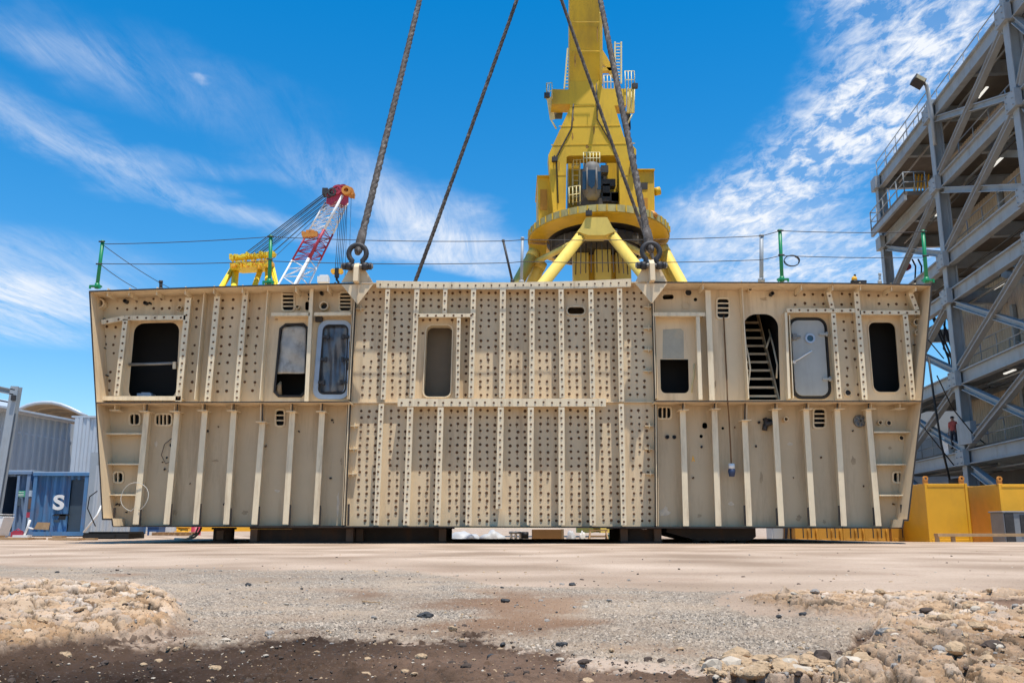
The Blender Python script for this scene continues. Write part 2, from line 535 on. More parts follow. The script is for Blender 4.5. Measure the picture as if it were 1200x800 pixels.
h_ul = [winA, octB, doorC] + vent_holes('ul') + [vq(360, 358.5, 4.5, 10, 2), disc(381, 360, 4)]
s_ul = fill_studs([(112, 352), (312, 345), (303, 465), (119, 463)], SU_L + HU_L + [((244, 338), (232, 471), 0, 0)], [winA], 10.4, 10.6, 5, 1.2, 1.2, .12, 4)
wall(ul_outer, h_ul, s_ul, PR)
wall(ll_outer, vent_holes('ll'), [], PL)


def center_studs(anchors, y0, y1, n, lines, holes):
    out = []
    for r in range(n):
        y = y0 + (y1 - y0) * (r + .5) / n
        for i in range(len(anchors) - 1):
            a = lean(anchors[i], y, 339); b = lean(anchors[i + 1], y, 339)
            for k in (1, 2, 3):
                x = a + (b - a) * k / 4 + rnd.uniform(-.7, .7)
                yy = y + rnd.uniform(-.9, .9)
                if rnd.random() < .03: continue
                if near_line(x, yy, lines, 3.4) or any(inside((x, yy), inset2(h, -3)) for h in holes): continue
                out.append((x, yy))
    return out


anch = [421, 454.5, 488.7, 522, 555.5, 589.4, 623.6, 657.4, 692.3, 726, 760]
wall(cu_outer, [winM, ovalM], center_studs(anch, 339, 466, 16, SC_U + HC, [winM, ovalM]), PR)
wall(cl_outer, [], center_studs([420, 454, 488, 522, 555, 589, 623.4, 658, 692.6, 727, 762], 477, 614, 17, SC_L + HC, []), PR)
h_ur = [openD, archS, doorE, winF] + vent_holes('ur') + [fillet([(776.5, 345.5), (789.5, 345), (789.5, 350.5), (776.5, 351)], 2.8), disc(806.5, 343, 4.2), disc(815, 351, 2.1), disc(993.5, 460, 3.8)]
s_ur = fill_studs([(922, 339), (1085, 339), (1075, 465), (930, 465)], SU_R + HU_R + [((945, 370), (952, 470), 0, 0)], [winF, doorE], 10.9, 10.6, 5, 1.0, 1.2, .08, 5)
wall(ur_outer, h_ur, s_ur, PR)
h_lr = vent_holes('lr') + [fillet([(823, 495), (828.5, 495), (829, 502), (823, 502)], 2.5), disc(847, 501.6, 1.6), disc(821.7, 511, 2), disc(1056, 513, 2.6), disc(1041, 495.6, 2.4)]
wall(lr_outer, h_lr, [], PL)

for s in SU_L + HU_L: stiffener(*s, P2)
for s in SU_R + HU_R: stiffener(*s, P2)
for s in SC_U + SC_L: stiffener(*s, P2)
for s in HC: stiffener(*s, P2, 'stringer', DF - .003, 8.3)
for s in SL_L + SL_R: stiffener(*s, P2)
for s in HL: stiffener(*s, P2, 'stringer', DF + .04, thin=True)
# web seams on the upper side panels
for a, b in (((244.3, 340), (232.6, 470)), ((317.6, 337), (308, 470)), ((865.8, 333), (874, 469)), ((921, 372), (925.5, 468))):
    mb = MB(); A = at(*a, DP); B = at(*b, DP)
    mb.beam(A, B, .02, .26, (0, 1, 0), 0, (0, -.14)); mb.build('stiffener', P2, block)
# short hanger brackets at the top of every panel and heads of the lower stiffeners
for x, y in ((132, 341), (157, 340.5), (189, 339.7), (222, 339), (255, 338), (288, 337), (350, 336), (387, 335), (821, 333), (935, 334), (971, 334), (1003, 334), (1039, 335), (1067, 335)):
    mb = MB(); mb.beam(at(x, y, DF), at(x - (600 - x) * .002, y + 9, DF), .022, .5, (0, 1, 0), 0, (0, 0)); mb.build('bracket', P2, block)
for a, b, w, s in SL_L + SL_R:
    mb = MB(); mb.beam(at(a[0] - 5.5, a[1], DF + .03), at(a[0] + 5.5, a[1], DF + .03), .38, .014, (0, 0, 1)); mb.build('bracket', P2, block)
    mb = MB(); mb.beam(at(a[0] + .4, 472, DF + .04), at(a[0], a[1] - .5, DF + .04), .024, .34, (0, 1, 0)); mb.beam(at(a[0] + .4, 471.5, DF - .135), at(a[0], a[1] - .5, DF - .135), .026, .012, (0, 1, 0), 1); mb.build('bracket', [PL, ED], block)
for x, y in ((137.5, 481.5), (1052, 479.5)):
    mb = MB(); mb.beam(at(x - 6, y, DF + .05), at(x + 6, y, DF + .05), .3, .014, (0, 0, 1)); mb.beam(at(x, 472, DF + .06), at(x, y, DF + .06), .02, .26, (0, 1, 0)); mb.build('bracket', P2, block)
# drain slots: dark snipes where a stiffener meets the bottom edge
for a, b, w, s in SL_L[:] + SL_R[2:] + [((121, 0), (128.5, 0), 0, 0), ((1073, 0), (1062.3, 0), 0, 0), ((404, 0), (403.5, 0), 0, 0)]:
    sgn = 1 if a[0] < 600 else -1
    x = b[0] + sgn * 4.6
    mb = MB(); mb.beam(at(x + sgn * 1.3 * abs(a[0] - 600) / 440, 593 + rnd.uniform(-4, 3), DF + .03), at(x, 615.5, DF + .03), .045, .03, (0, 1, 0)); mb.build('drain_slot', ED, block)
# flange plate along the top of the middle part
mb = MB()
loop = [(441, 328.6), (520, 330.3), (600, 330.8), (680, 329.2), (739.5, 326.4), (739.5, 336), (680, 338), (600, 339), (520, 338.6), (441, 337.4)]
mb.prism(P(loop, DF - .004), (0, .018, 0))
for k in range(32):
    t = (k + .5) / 32; x = 441 + t * 298; y = 333.2 + 1.6 * math.sin(t * 3.1) - 2.2 * t * t
    p = at(x, y, DF - .004); mb.stud((p.x, DF - .005, p.z), .022, .014)
mb.build('stringer', [P2, ST], block)
mb = MB()
mb.prism(P([(415, 331.2), (600, 331), (764, 330), (764, 331.4), (600, 332.3), (415, 332.5)], DF + .016), (0, DB - DF, 0)); mb.build('top_deck', PR, block)
# decks with their overhang on either side
for nm, loop, y0 in (('top_deck', [(104.5, 340.5), (240, 335.8), (320, 333.2), (414.5, 331.2), (414.5, 333), (320, 335), (240, 337.6), (104.5, 342.4)], DO),
                     ('top_deck', [(764, 330), (880, 330.2), (1000, 331.4), (1092.5, 333.2), (1092.5, 335), (1000, 333), (880, 331.8), (764, 331.6)], DO),
                     ('middle_deck', [(112, 471), (409.5, 469.8), (409.5, 471.2), (112, 472.4)], DO),
                     ('middle_deck', [(768, 469.2), (1081, 469.2), (1081, 470.8), (768, 470.8)], DO)):
    mb = MB(); mb.prism(P(loop, y0), (0, DB - y0, 0), 1, 0); mb.build(nm, [PR, ED], block)
mb = MB(); mb.prism(P([(410, 470.8), (768, 470.2), (768, 471.4), (410, 472)], DP - .1), (0, DB - DP, 0)); mb.build('middle_deck', PR, block)
mb = MB(); mb.prism(P([(132, 615.6), (404, 616), (767, 616.8), (1058, 617.6), (1058, 619), (767, 618.4), (404, 617.6), (132, 617)], DF + .02), (0, DB - DF, 0)); mb.build('bottom_plate', ED, block)
# side shells
for loop in ([(104, 341), (106, 341), (113.2, 472), (121, 607), (131.8, 607), (133, 616), (131.2, 616), (130.4, 609), (119.4, 609), (111.6, 472)],
             [(1092.8, 333.5), (1090.8, 333.5), (1079.4, 471), (1063.2, 608), (1058.2, 608), (1056.6, 617.5), (1058.6, 617.5), (1059.8, 610), (1065, 610), (1081.2, 471)]):
    mb = MB(); mb.prism(P(loop, DO + .003), (0, DB - DO, 0), 1, 0); mb.build('side_shell', [PR, ED], block)
# joints between the three parts
for a, b, m in (((416.8, 333), (409.5, 470), PR), ((419.1, 333), (411.9, 470), P2), ((409.4, 472), (403.4, 615), PL), ((411.8, 472), (405.8, 615), P2),
                ((762.3, 332), (766.1, 469), P2), ((764.5, 332), (768.5, 469), PR), ((766.1, 472), (766.9, 616), P2), ((768.5, 472), (769.2, 616), PL)):
    mb = MB(); mb.beam(at(*a, DP), at(*b, DP), .014, .28 if m in (PR, PL) else .34, (0, 1, 0), 0, (0, -.145 if m in (PR, PL) else -.175)); mb.build('joint_web', m, block)
mb = MB()
for a, b in (((417.9, 333), (410.7, 470)), ((410.7, 471), (404.6, 616)), ((763.4, 332), (767.3, 470)), ((767.3, 471), (768.1, 616))):
    mb.beam(at(*a, DF + .06), at(*b, DF + .06), .030, .02, (0, 1, 0))
mb.build('joint_backing', ED, block)
# rear and middle bulkheads, plus near-black sheets added to make the openings read unlit
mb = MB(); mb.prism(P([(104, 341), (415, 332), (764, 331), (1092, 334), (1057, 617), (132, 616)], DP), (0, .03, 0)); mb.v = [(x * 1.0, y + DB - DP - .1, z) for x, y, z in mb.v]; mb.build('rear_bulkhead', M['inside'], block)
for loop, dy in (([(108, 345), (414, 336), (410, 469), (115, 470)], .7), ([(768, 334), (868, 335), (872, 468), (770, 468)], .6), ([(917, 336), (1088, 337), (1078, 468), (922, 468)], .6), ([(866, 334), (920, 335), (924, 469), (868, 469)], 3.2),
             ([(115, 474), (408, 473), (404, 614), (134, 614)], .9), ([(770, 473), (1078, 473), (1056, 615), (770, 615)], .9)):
    mb = MB(); mb.prism([(p.x, DP + dy, p.z) for p in P(loop, DP)], (0, .02, 0)); mb.build('inner_backing', M['inside'], block)
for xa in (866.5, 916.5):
    mb = MB(); mb.beam(at(xa, 402, DP + .1), at(xa, 402, DP + .1) + V((0, 3.1, 0)), .02, 2.75); mb.build('inner_backing', M['inside'], block)
mb = MB(); mb.prism([(p.x, DP + .55, p.z) for p in P([(418, 336), (760, 334), (764, 470), (413, 470)], DP)], (0, .02, 0)); mb.build('inner_backing', M['inside_light'], block)

# ---- vents
for key in vents:
    for (cx, cy, w, h, nb, vert) in vents[key]:
        mb = MB()
        o_ = P(vq(cx, cy, w + 3.4, h + 3.4, 4.2), DP - .03); i_ = P(vq(cx, cy, w - .4, h - .4, 3), DP - .03)
        mb.holed(o_, [i_], (0, .06, 0))
        v = mb.build('vent', P2, block)
        for k in range(nb):
            t = (k + 1) / (nb + 1)
            b = MB()
            if vert: b.beam(at(cx - w / 2 + w * t, cy - h / 2, DP - .01), at(cx - w / 2 + w * t, cy + h / 2, DP - .01), .028, .05, (0, 1, 0))
            else: b.beam(at(cx - w / 2, cy - h / 2 + h * t, DP - .01), at(cx + w / 2, cy - h / 2 + h * t, DP - .01), .05, .028, (0, 0, 1))
            b.build('bar', P2, v)
        b = MB(); b.prism([(p.x, DP + .22, p.z) for p in P(vq(cx, cy, w + 2, h + 2, 3), DP)], (0, .02, 0)); b.build('backing', M['black'], v)  # black sheet stands in for the unlit space behind the vent

# ---- pipe stubs and valves
for x, y, r, ln in ((121, 358, 6.2, .22), (149, 354, 2.4, .14), (172, 356, 2.2, .12), (177, 356, 1.3, .1), (212.5, 362, 2.8, .14), (381, 360, 5.6, .16), (377.5, 344.5, 2.2, .1), (350, 361, 2.6, .15), (363, 346, 1.6, .08), (363, 351, 1.4, .08),
                    (877, 341, 2.6, .16), (903, 345.5, 2.4, .16), (1072, 379, 4.6, .14), (1073, 391, 3.8, .14), (993.5, 460, 4.6, .03), (919, 491.8, 2.8, .16), (1030, 495.5, 2.8, .1), (1041, 495.6, 3.4, .05), (781.6, 512, 2.3, .06), (790, 512, 2.3, .03),
                    (203, 522, 2.2, .12), (243, 505, 1.8, .1), (889, 495, 1.5, .06), (806.5, 343, 5.4, .03), (1056, 513, 3.4, .03)):
    mb = MB(); c = at(x, y, DP); rr = r / 52
    mb.ring((c.x, DP - ln, c.z), (0, 1, 0), rr, rr * .72, ln, 18, 0, 1)
    mb.build('pipe_stub', [PR if r > 2.5 else M['darksteel'], M['black']], block)
mb = MB(); c = at(899, 495, DP)      # corroded valve on the lower right wall
mb.ring((c.x, DP - .12, c.z), (0, 1, 0), .09, .05, .12, 14, 0, 1)
mb.tube([at(896, 490, DP - .1), at(899, 497, DP - .14), at(904, 495, DP - .18), at(909, 494, DP - .22)], [.05, .07, .05, .04], 10)
mb.tube([at(897, 497, DP - .1), at(896, 504, DP - .1)], .06, 8)
mb.build('valve', [M['darksteel'], M['black']], block)
mb = MB(); c = at(1006.7, 493.3, DP)  # silver flange cover with a blue grip
mb.ring((c.x, DP - .07, c.z), (0, 1, 0), .14, .11, .07, 20, 0, 1)
for k in range(3):
    a = k * math.pi / 3 + .3
    mb.beam((c.x - .12 * math.cos(a), DP - .08, c.z - .12 * math.sin(a)), (c.x + .12 * math.cos(a), DP - .08, c.z + .12 * math.sin(a)), .03, .025, (0, 1, 0))
mb.build('flange_cover', [M['steel'], M['bluegrey']], block)
for (x, y, r) in ((803.5, 358, 4.6), (641, 364, 3.6)):
    mb = MB(); c = at(x, y, DP); mb.ring((c.x, DP - .012, c.z), (0, 1, 0), r / 52, r / 52 * .88, .014, 24); mb.build('weld_ring', PR, block)
for x, y in ((122, 376.5), (119, 408), (122, 440), (120, 465.5), (121, 508), (124, 543), (127, 579), (1071, 505), (1066, 543), (1063, 579.5), (1075, 404), (1073, 437), (759, 360), (759, 385), (759, 410), (759, 435), (760, 499), (760, 526), (761, 555), (415, 499), (414, 526), (413, 555), (422, 362)):
    mb = MB()                           # alignment clips along the erection edges
    mb.beam(at(x - 4.5, y, DP - .06), at(x + 4.5, y, DP - .06), .11, .02, (0, 0, 1))
    mb.beam(at(x + 1, y - 3.5, DP - .06), at(x + 1, y + 2.5, DP - .06), .02, .10, (0, 1, 0))
    mb.build('alignment_clip', P2 if 700 < x < 770 or 400 < x < 430 else M['darksteel'], block)

# ---- window bar, things inside the left window
mb = MB(); mb.tube([at(151, 427, DP - .04), at(181, 426.3, DP - .04), at(207, 425.3, DP - .04)], .035, 10); mb.build('window_bar', M['steel'], block)
mb = MB(); mb.beam(at(204.5, 424, DP - .05), at(204.5, 432, DP - .05), .07, .05, (0, 1, 0)); mb.build('window_bracket', P2, block)
c = at(171, 466.5, DP + .35)
mb = MB(); mb.box((c.x, c.y, c.z + .05), (.33, .25, .1)); mb.box((c.x + .02, c.y, c.z + .11), (.2, .18, .03))
alone(mb, 'storage_box', M['bluegrey'], 'pale blue box on the sill inside the large left window', 'box')

# ---- film-covered opening
mb = MB(); mb.holed(P(inset2(octB, -1.7), DP - .03), [P(inset2(octB, .6), DP - .03)], (0, .04, 0)); mb.build('opening_frame', M['gasket'], block)
film = MB()
vs = []; nx, nz = 14, 18
for j in range(nz + 1):
    for i in range(nx + 1):
        u, w = i / nx, j / nz
        q = lerp2(lerp2((331, 382.5), (359, 382), u), lerp2((324, 438), (357, 437.5), u), w)
        p = at(q[0], q[1], DP + .04); p.y += .02 * math.sin(7 * u + 3 * w) + .015 * math.sin(13 * w - 4 * u)
        vs.append(p)
film.add(vs, [(j * (nx + 1) + i, j * (nx + 1) + i + 1, (j + 1) * (nx + 1) + i + 1, (j + 1) * (nx + 1) + i) for j in range(nz) for i in range(nx)], 0, True)
o = film.build('plastic_film', M['film2'], block, fix=False); md = o.modifiers.new('thick', 'SOLIDIFY'); md.thickness = .004
mb = MB(); mb.tube([at(327, 463, DP + .1), at(327, 452, DP + .12), at(329, 447, DP + .15)], [.07, .06, .02], 8); mb.build('rag', M['wood'], block)

# ---- blue-grey door frame with sheeting
mb = MB()
mb.holed(P(fillet([(373.5, 375), (412.5, 375), (408.3, 467.5), (366, 467.5)], 11, 7), DP - .07), [P(fillet([(379, 381), (407, 381), (403, 461), (372, 461)], 7, 7), DP - .07)], (0, .085, 0))
fr = mb.build('door_frame', M['bluegrey'], block)
mb = MB()
mb.holed(P(fillet([(378.6, 380), (408.6, 380), (405.6, 462), (372, 462)], 7.4, 7), DP - .076), [P(fillet([(380.2, 381.8), (407, 381.8), (404, 460.2), (373.8, 460.2)], 6.6, 7), DP - .076)], (0, .03, 0))
mb.build('gasket', M['gasket'], fr)
for x, y in ((381, 394.5), (378.5, 421), (376, 448), (406, 394.5), (405, 421), (403, 448)):
    mb = MB(); s = 1 if x < 392 else -1
    mb.beam(at(x - 3, y, DP - .1), at(x + 3, y, DP - .1), .07, .06, (0, 0, 1)); mb.box(at(x + s * 3.5, y, DP - .11), (.05, .08, .11))
    mb.build('dog_clip', M['darksteel'], fr)
mb = MB(); mb.beam(at(410, 400, DP - .12), at(409, 430, DP - .12), .03, .03, (0, 1, 0)); mb.box(at(408.5, 429, DP - .12), (.07, .08, .16)); mb.build('handle', M['darksteel'], fr)
sh = MB(); vs = []; nx, nz = 20, 30
for j in range(nz + 1):
    for i in range(nx + 1):
        u, w = i / nx, j / nz
        q = lerp2(lerp2((380, 382.5), (407.2, 382.5), u), lerp2((373.6, 460), (404, 460), u), w)
        p = at(q[0], q[1], DP + .01)
        p.y += .03 * math.sin(5 * u + 9 * w) * (.3 + u) + .02 * math.sin(17 * u - 6 * w) - .045 * math.exp(-((u - .5) * 14) ** 2)
        vs.append(p)
sh.add(vs, [(j * (nx + 1) + i, j * (nx + 1) + i + 1, (j + 1) * (nx + 1) + i + 1, (j + 1) * (nx + 1) + i) for j in range(nz) for i in range(nx)], 0, True)
o = sh.build('plastic_sheet', M['film'], fr, fix=False); md = o.modifiers.new('thick', 'SOLIDIFY'); md.thickness = .004
mb = MB(); mb.box(at(374, 374, DP - .05), (.16, .1, .12)); mb.build('switch_box', M['darksteel'], block)

# ---- middle window coaming
mb = MB(); mb.holed(P(inset2(winM, -.8), DP - .035), [P(inset2(winM, .5), DP - .035)], (0, .3, 0)); mb.build('window_coaming', P2, block)
mb = MB(); mb.holed(P(inset2(ovalM, -1), DP - .03), [P(inset2(ovalM, .6), DP - .03)], (0, .06, 0)); mb.build('oval_coaming', P2, block)

# ---- blanked opening: pale rectangle over the dark hole
mb = MB(); mb.prism(P([(777, 386), (798, 385), (801, 388), (801.5, 420), (776.5, 420)], DP - .006), (0, .005, 0)); mb.build('primer_patch', M['doorgrey'] if False else mat('touch_up_primer', (.40, .37, .29), .7, var=.12, vscale=5, dirt=(.53, .43, .28), dirt_amt=.8, dirt_scale=(3, 3, 3)), block)
mb = MB(); mb.tube([at(814, 426, DP - .02), at(813, 433, DP - .03), at(813.5, 440, DP - .02), at(811, 450, DP - .03), at(810.5, 460, DP - .02)], .015, 6); mb.build('tape_strip', mat('yellow_tape', (.62, .55, .3), .6), block)

# ---- stair behind the arch
stp = MB(); XR = at(909, 464, DP + .3).x; XL = XR - .72
for k in range(10):
    Y = DP + .25 + .125 * k; z = at(890, 464, DP + .25).z + .222 * k
    b = MB(); b.box(((XL + XR) / 2, Y, z), (.70, .16, .03)); b.box(((XL + XR) / 2, Y - .075, z - .012), (.70, .012, .05)); b.build('stair_tread', PL, block)
z0 = at(890, 464, DP + .25).z
for X in (XL - .02, XR + .02):
    b = MB(); b.beam((X, DP + .12, z0 - .22), (X, DP + 1.5, z0 + 2.25), .03, .16, (0, 1, 0)); b.build('stair_stringer', PL, block)
for pts in ([at(876, 468, DP - .03), at(876.5, 452, DP - .05), at(879, 432, DP - .06), at(877.5, 420, DP - .02), at(874, 404, DP + .1), at(871.5, 380, DP + .5)], [at(910, 443, DP + .1), at(911, 428, DP + .16), at(906, 405, DP + .45), at(901, 386, DP + .8)], [at(898, 408, DP + .5), at(903, 392, DP + .7)]):
    b = MB(); b.tube(pts, .022, 8); b.build('handrail', P2, block)

# ---- grey weathertight door
dq = [(926.5, 375), (965.5, 375), (971.5, 463.5), (932.5, 463.5)]
mb = MB(); mb.holed(P(fillet([(923, 371.8), (968.5, 371.8), (975, 467.2), (929, 467.2)], 12, 7), DP - .05), [P(inset2(doorE, 1.2), DP - .05)], (0, .06, 0)); de = mb.build('door_frame', M['gasket'], block)
mb = MB(); mb.prism(P(fillet(dq, 9, 7), DP - .085), (0, .05, 0)); dd = mb.build('door', M['doorgrey'], block, bevel=.01)
c = at(947.5, 397.5, DP)
mb = MB(); mb.ring((c.x, DP - .125, c.z), (0, 1, 0), .115, .075, .05, 20); mb.build('porthole_rim', M['bluegrey'], dd)
mb = MB(); mb.ring((c.x, DP - .1, c.z), (0, 1, 0), .075, .001, .02, 20); mb.build('porthole_glass', M['glass'], dd)
for x, y in ((966, 391.5), (970, 444)):
    mb = MB(); mb.beam(at(x - 6, y, DP - .11), at(x + 4, y, DP - .11), .06, .05, (0, 0, 1)); mb.tube([at(x + 3, y - 2.5, DP - .11), at(x + 3, y + 2.5, DP - .11)], .035, 8); mb.build('hinge', M['doorgrey'], dd)
mb = MB(); mb.tube([at(927, 396, DP - .1), at(938, 394.5, DP - .14)], .03, 8); mb.box(at(931, 394.5, DP - .1), (.1, .08, .14)); mb.tube([at(927, 391, DP - .1), at(928, 399, DP - .1)], .025, 6); mb.build('latch', M['steel'], dd)
mb = MB(); mb.tube([at(930, 424, DP - .11), at(937, 420, DP - .15), at(944, 415.5, DP - .15), at(951.5, 411, DP - .13)], .016, 6); mb.box(at(930.5, 424, DP - .1), (.06, .05, .06)); mb.build('lever_handle', M['white'], dd)

# ---- right window edge band
mb = MB(); mb.holed(P(inset2(winF, -1), DP - .02), [P(inset2(winF, .4), DP - .02)], (0, .05, 0)); mb.build('window_coaming', PR, block)

# ---- lifting lugs
for cx, yt, lab in ((418.5, 306, 'l'), (763.3, 302, 'r')):
    zt = 331 if lab == 'l' else 330
    mb = MB()
    a = at(cx, yt + 2, DO - .10); b = at(cx, zt, DO - .10)
    prof = [(DO - .24, b.z), (DO - .2, a.z - .12), (DO - .08, a.z), (DO + .12, a.z), (DO + .25, a.z - .15), (DO + .5, b.z)]
    mb.prism([(a.x - .055, y, z) for y, z in prof], (.11, 0, 0))
    lug = mb.build('lifting_lug', PR, block)
    hw = 18.5
    for y_, off in ((DO + .06, 0),):
        mb = MB(); mb.prism(P([(cx - hw, zt - .4), (cx - 9, yt + 9), (cx - 3, yt + 7), (cx - 3, zt - .4)], y_), (0, .03, 0)); mb.prism(P([(cx + 3, zt - .4), (cx + 3, yt + 7), (cx + 9, yt + 9), (cx + hw, zt - .4)], y_), (0, .03, 0)); mb.build('gusset', PR, lug)
    mb = MB(); mb.prism(P([(cx - hw, zt + 2.2), (cx + hw, zt + 2.2), (cx + 1, zt + 25), (cx, zt + 25)], DO - .02), (0, .03, 0)); mb.beam(at(cx, zt + 2, DO - .03), at(cx + .3, zt + 24, DO - .03), .012, .012, (0, 1, 0)); mb.build('gusset', PR, lug)

# ---- yellow chalk mark
mb = MB(); mb.prism(P([(810.5, 541), (812, 533), (814.5, 541), (813, 540), (812, 537), (811.5, 540.5)], DP - .004), (0, .003, 0)); mb.build('chalk_mark', M['lemon'], block)

# ---- cables hanging on the wall (things of their own)
mb = MB(); mb.tube([at(848, 370, DP - .05), at(849.5, 400, DP - .05), at(851.5, 440, DP - .03), at(852.5, 468, DO - .02), at(854, 485, DF), at(856, 520, DF + .05), at(857, 544, DF + .05)], .016, 6)
o = alone(mb, 'hanging_cable', M['cable'], 'brown cable hanging from the louvred vent right of the middle part, plug at its end', 'cable')
LOC[o.name] = V(o.location)
mb = MB(); mb.tube([at(857.2, 543, DF + .05), at(857.4, 549, DF + .05)], .07, 10); pl = mb.build('plug_body', M['white'], o)
mb = MB(); mb.tube([at(857.4, 549.2, DF + .05), at(857.5, 552, DF + .05), at(857.6, 558, DF + .05)], [.075, .085, .06], 10); mb.build('plug_cap', mat('plug_blue', (.03, .05, .11), .5), o)
mb = MB(); c = at(158, 582, DF - .02)
mb.tube([(c.x + .3 * math.cos(t) , DF - .03 + .02 * math.sin(3 * t), c.z + .31 * math.sin(t)) for t in [x * .22 - 1.2 for x in range(27)]] + [at(160, 592, DF), at(159, 608, DF)], .0075, 6)
alone(mb, 'hose_loop', M['hose'], 'thin white hose hanging in a loop at the lower left of the ship section', 'hose')

# ---- scrapes, stains and bits left by the welders
def ragged(cx, cy, w, h, n=13):
    return [(cx + w / 2 * math.cos(2 * math.pi * k / n) * rnd.uniform(.45, 1.1), cy + h / 2 * math.sin(2 * math.pi * k / n) * rnd.uniform(.45, 1.1)) for k in range(n)]
for x, y, w, h, m in ((779, 600, 15, 14, 'pale_scuff'), (770.5, 608, 4, 9, 'pale_scuff'), (936, 606, 9, 8, 'stain'), (966, 611, 6, 6, 'stain'), (820, 604, 7, 6, 'stain'), (892, 560, 5, 16, 'stain'), (396, 590, 4, 34, 'pale_scuff'), (252, 540, 10, 5, 'stain'), (325, 575, 8, 4, 'pale_scuff'), (287, 600, 9, 6, 'stain'),
                      (205, 600, 6, 9, 'stain'), (183, 520, 5, 8, 'pale_scuff'), (1000, 540, 6, 13, 'stain'), (1043, 525, 5, 5, 'stain'), (857, 590, 8, 6, 'pale_scuff'), (926, 520, 7, 5, 'pale_scuff'), (895, 350, 9, 5, 'stain'), (838, 450, 3, 12, 'stain'), (785, 372, 6, 3, 'pale_scuff'), (324, 374, 5, 3, 'stain'), (400, 540, 3, 9, 'stain')):
    mb = MB(); mb.prism(P(ragged(x, y, w, h), DP - .003), (0, .002, 0)); mb.build('scuff_mark', M[m], block)
for x, y in ((191, 541), (193, 549), (196, 536), (223, 566), (256, 500), (263, 590), (312, 522), (351, 506), (390, 492), (391, 494.5), (388, 560), (812, 560), (822, 524), (861, 500), (886, 522), (930, 560), (962, 536), (999, 505), (1046, 590), (1012, 570), (149, 600), (140, 592), (138, 590)):
    mb = MB(); p = at(x, y, DP); mb.tube([(p.x, DP, p.z), (p.x + rnd.uniform(-.02, .02), DP - rnd.uniform(.02, .06), p.z + rnd.uniform(-.03, .03))], rnd.uniform(.012, .026), 6); mb.build('weld_tab', M[rnd.choice(('darksteel', 'stud'))], block)
mb = MB(); mb.tube([at(203, 512, DP - .04), at(193, 520, DP - .05), at(189, 533, DP - .05), at(194, 543, DP - .05), at(202, 540, DP - .04), at(197, 552, DP - .05), at(205, 566, DP - .04)], .008, 5)
alone(mb, 'loose_wire', M['darksteel'], 'thin dark wire curling on the lower left wall between two stiffeners', 'wire')
for a, b in (((133, 541), (400, 541.5)), ((772, 545), (1066, 544.5))):           # faint plate seam
    mb = MB(); mb.beam(at(*a, DP - .001), at(*b, DP - .001), .02, .005, (0, 1, 0)); mb.build('weld_seam', PL, block)
# ================================================================== rigging
def rope(pts_fn, n, r, pitch, name, label, mb_extra=None):
    """three laid strands round a centre line"""
    mb = MB()
    for s in range(3):
        pts = []; rs = []
        for i in range(n + 1):
            t = i / n
            p, d, k = pts_fn(t)
            u = d.cross(V((0, 1, 0))).normalized(); w = d.cross(u)
            a = 2 * math.pi * (t * pitch + s / 3)
            rr = r * k
            pts.append(p + (u * math.cos(a) + w * math.sin(a)) * rr * .27); rs.append(rr * .74 * (1 + .06 * math.sin(i * 1.7 + s)))
        mb.tube(pts, rs, 7, 0)
    return mb


def sling(a, b, r0, r1, name, label, eye=True):
    L = (b - a).length; d = (b - a).normalized()

    def fn(t):
        p = a + (b - a) * t
        sag = V((0, 0, -.12)) * math.sin(math.pi * t)
        k = (r0 + (r1 - r0) * t) / r0
        return p + sag, d, k
    mb = rope(fn, int(L * 12), r0, L / .62, name, label)
    th = thing(name, label, 'sling', a, 'wire rope slings holding the ship section')
    th['group'] = 'wire rope slings holding the ship section'
    mb.build('rope', M['rope'], th, fix=False)
    m2 = MB()
    f = .055 if eye else .03
    m2.tube([a - d * .06, a + d * .02, a + d * .3, a + d * .62], [r0 * .7, r0 * 1.05, r0 * 1.2, r0 * 1.12], 12)
    m2.build('eye_splice', M['rope'], th)
    return th


def shackle(cx, ytop, ybot, label):
    c0 = at(cx, ybot, DO - .06)
    s = abs(at(cx, ytop, DO).z - c0.z)
    th = thing('bow_shackle', label, 'shackle', c0, 'bow shackles on the lifting lugs')
    mb = MB()
    pts = []
    r = .205
    for k in range(17):
        a = -.30 * math.pi + (1.6 * math.pi) * k / 16
        pts.append((c0.x + r * math.cos(a) * .98, c0.y, c0.z + s - r - .04 + r * math.sin(a)))
    pts = [(c0.x + .16, c0.y, c0.z - .06)] + pts + [(c0.x - .16, c0.y, c0.z - .06)]
    mb.tube(pts, [.06] * len(pts), 10)
    mb.build('bow', M['darksteel'], th)
    mb = MB(); mb.tube([(c0.x - .36, c0.y, c0.z), (c0.x + .36, c0.y, c0.z)], .055, 10); mb.build('pin', M['steel'], th)
    for sx in (-1, 1):
        mb = MB(); mb.tube([(c0.x + sx * .12, c0.y, c0.z), (c0.x + sx * .24, c0.y, c0.z)], .092, 12)
        mb.tube([(c0.x + sx * .25, c0.y, c0.z), (c0.x + sx * .33, c0.y, c0.z)], .08, 6)
        mb.build('nut', M['darksteel'], th)
    return c0


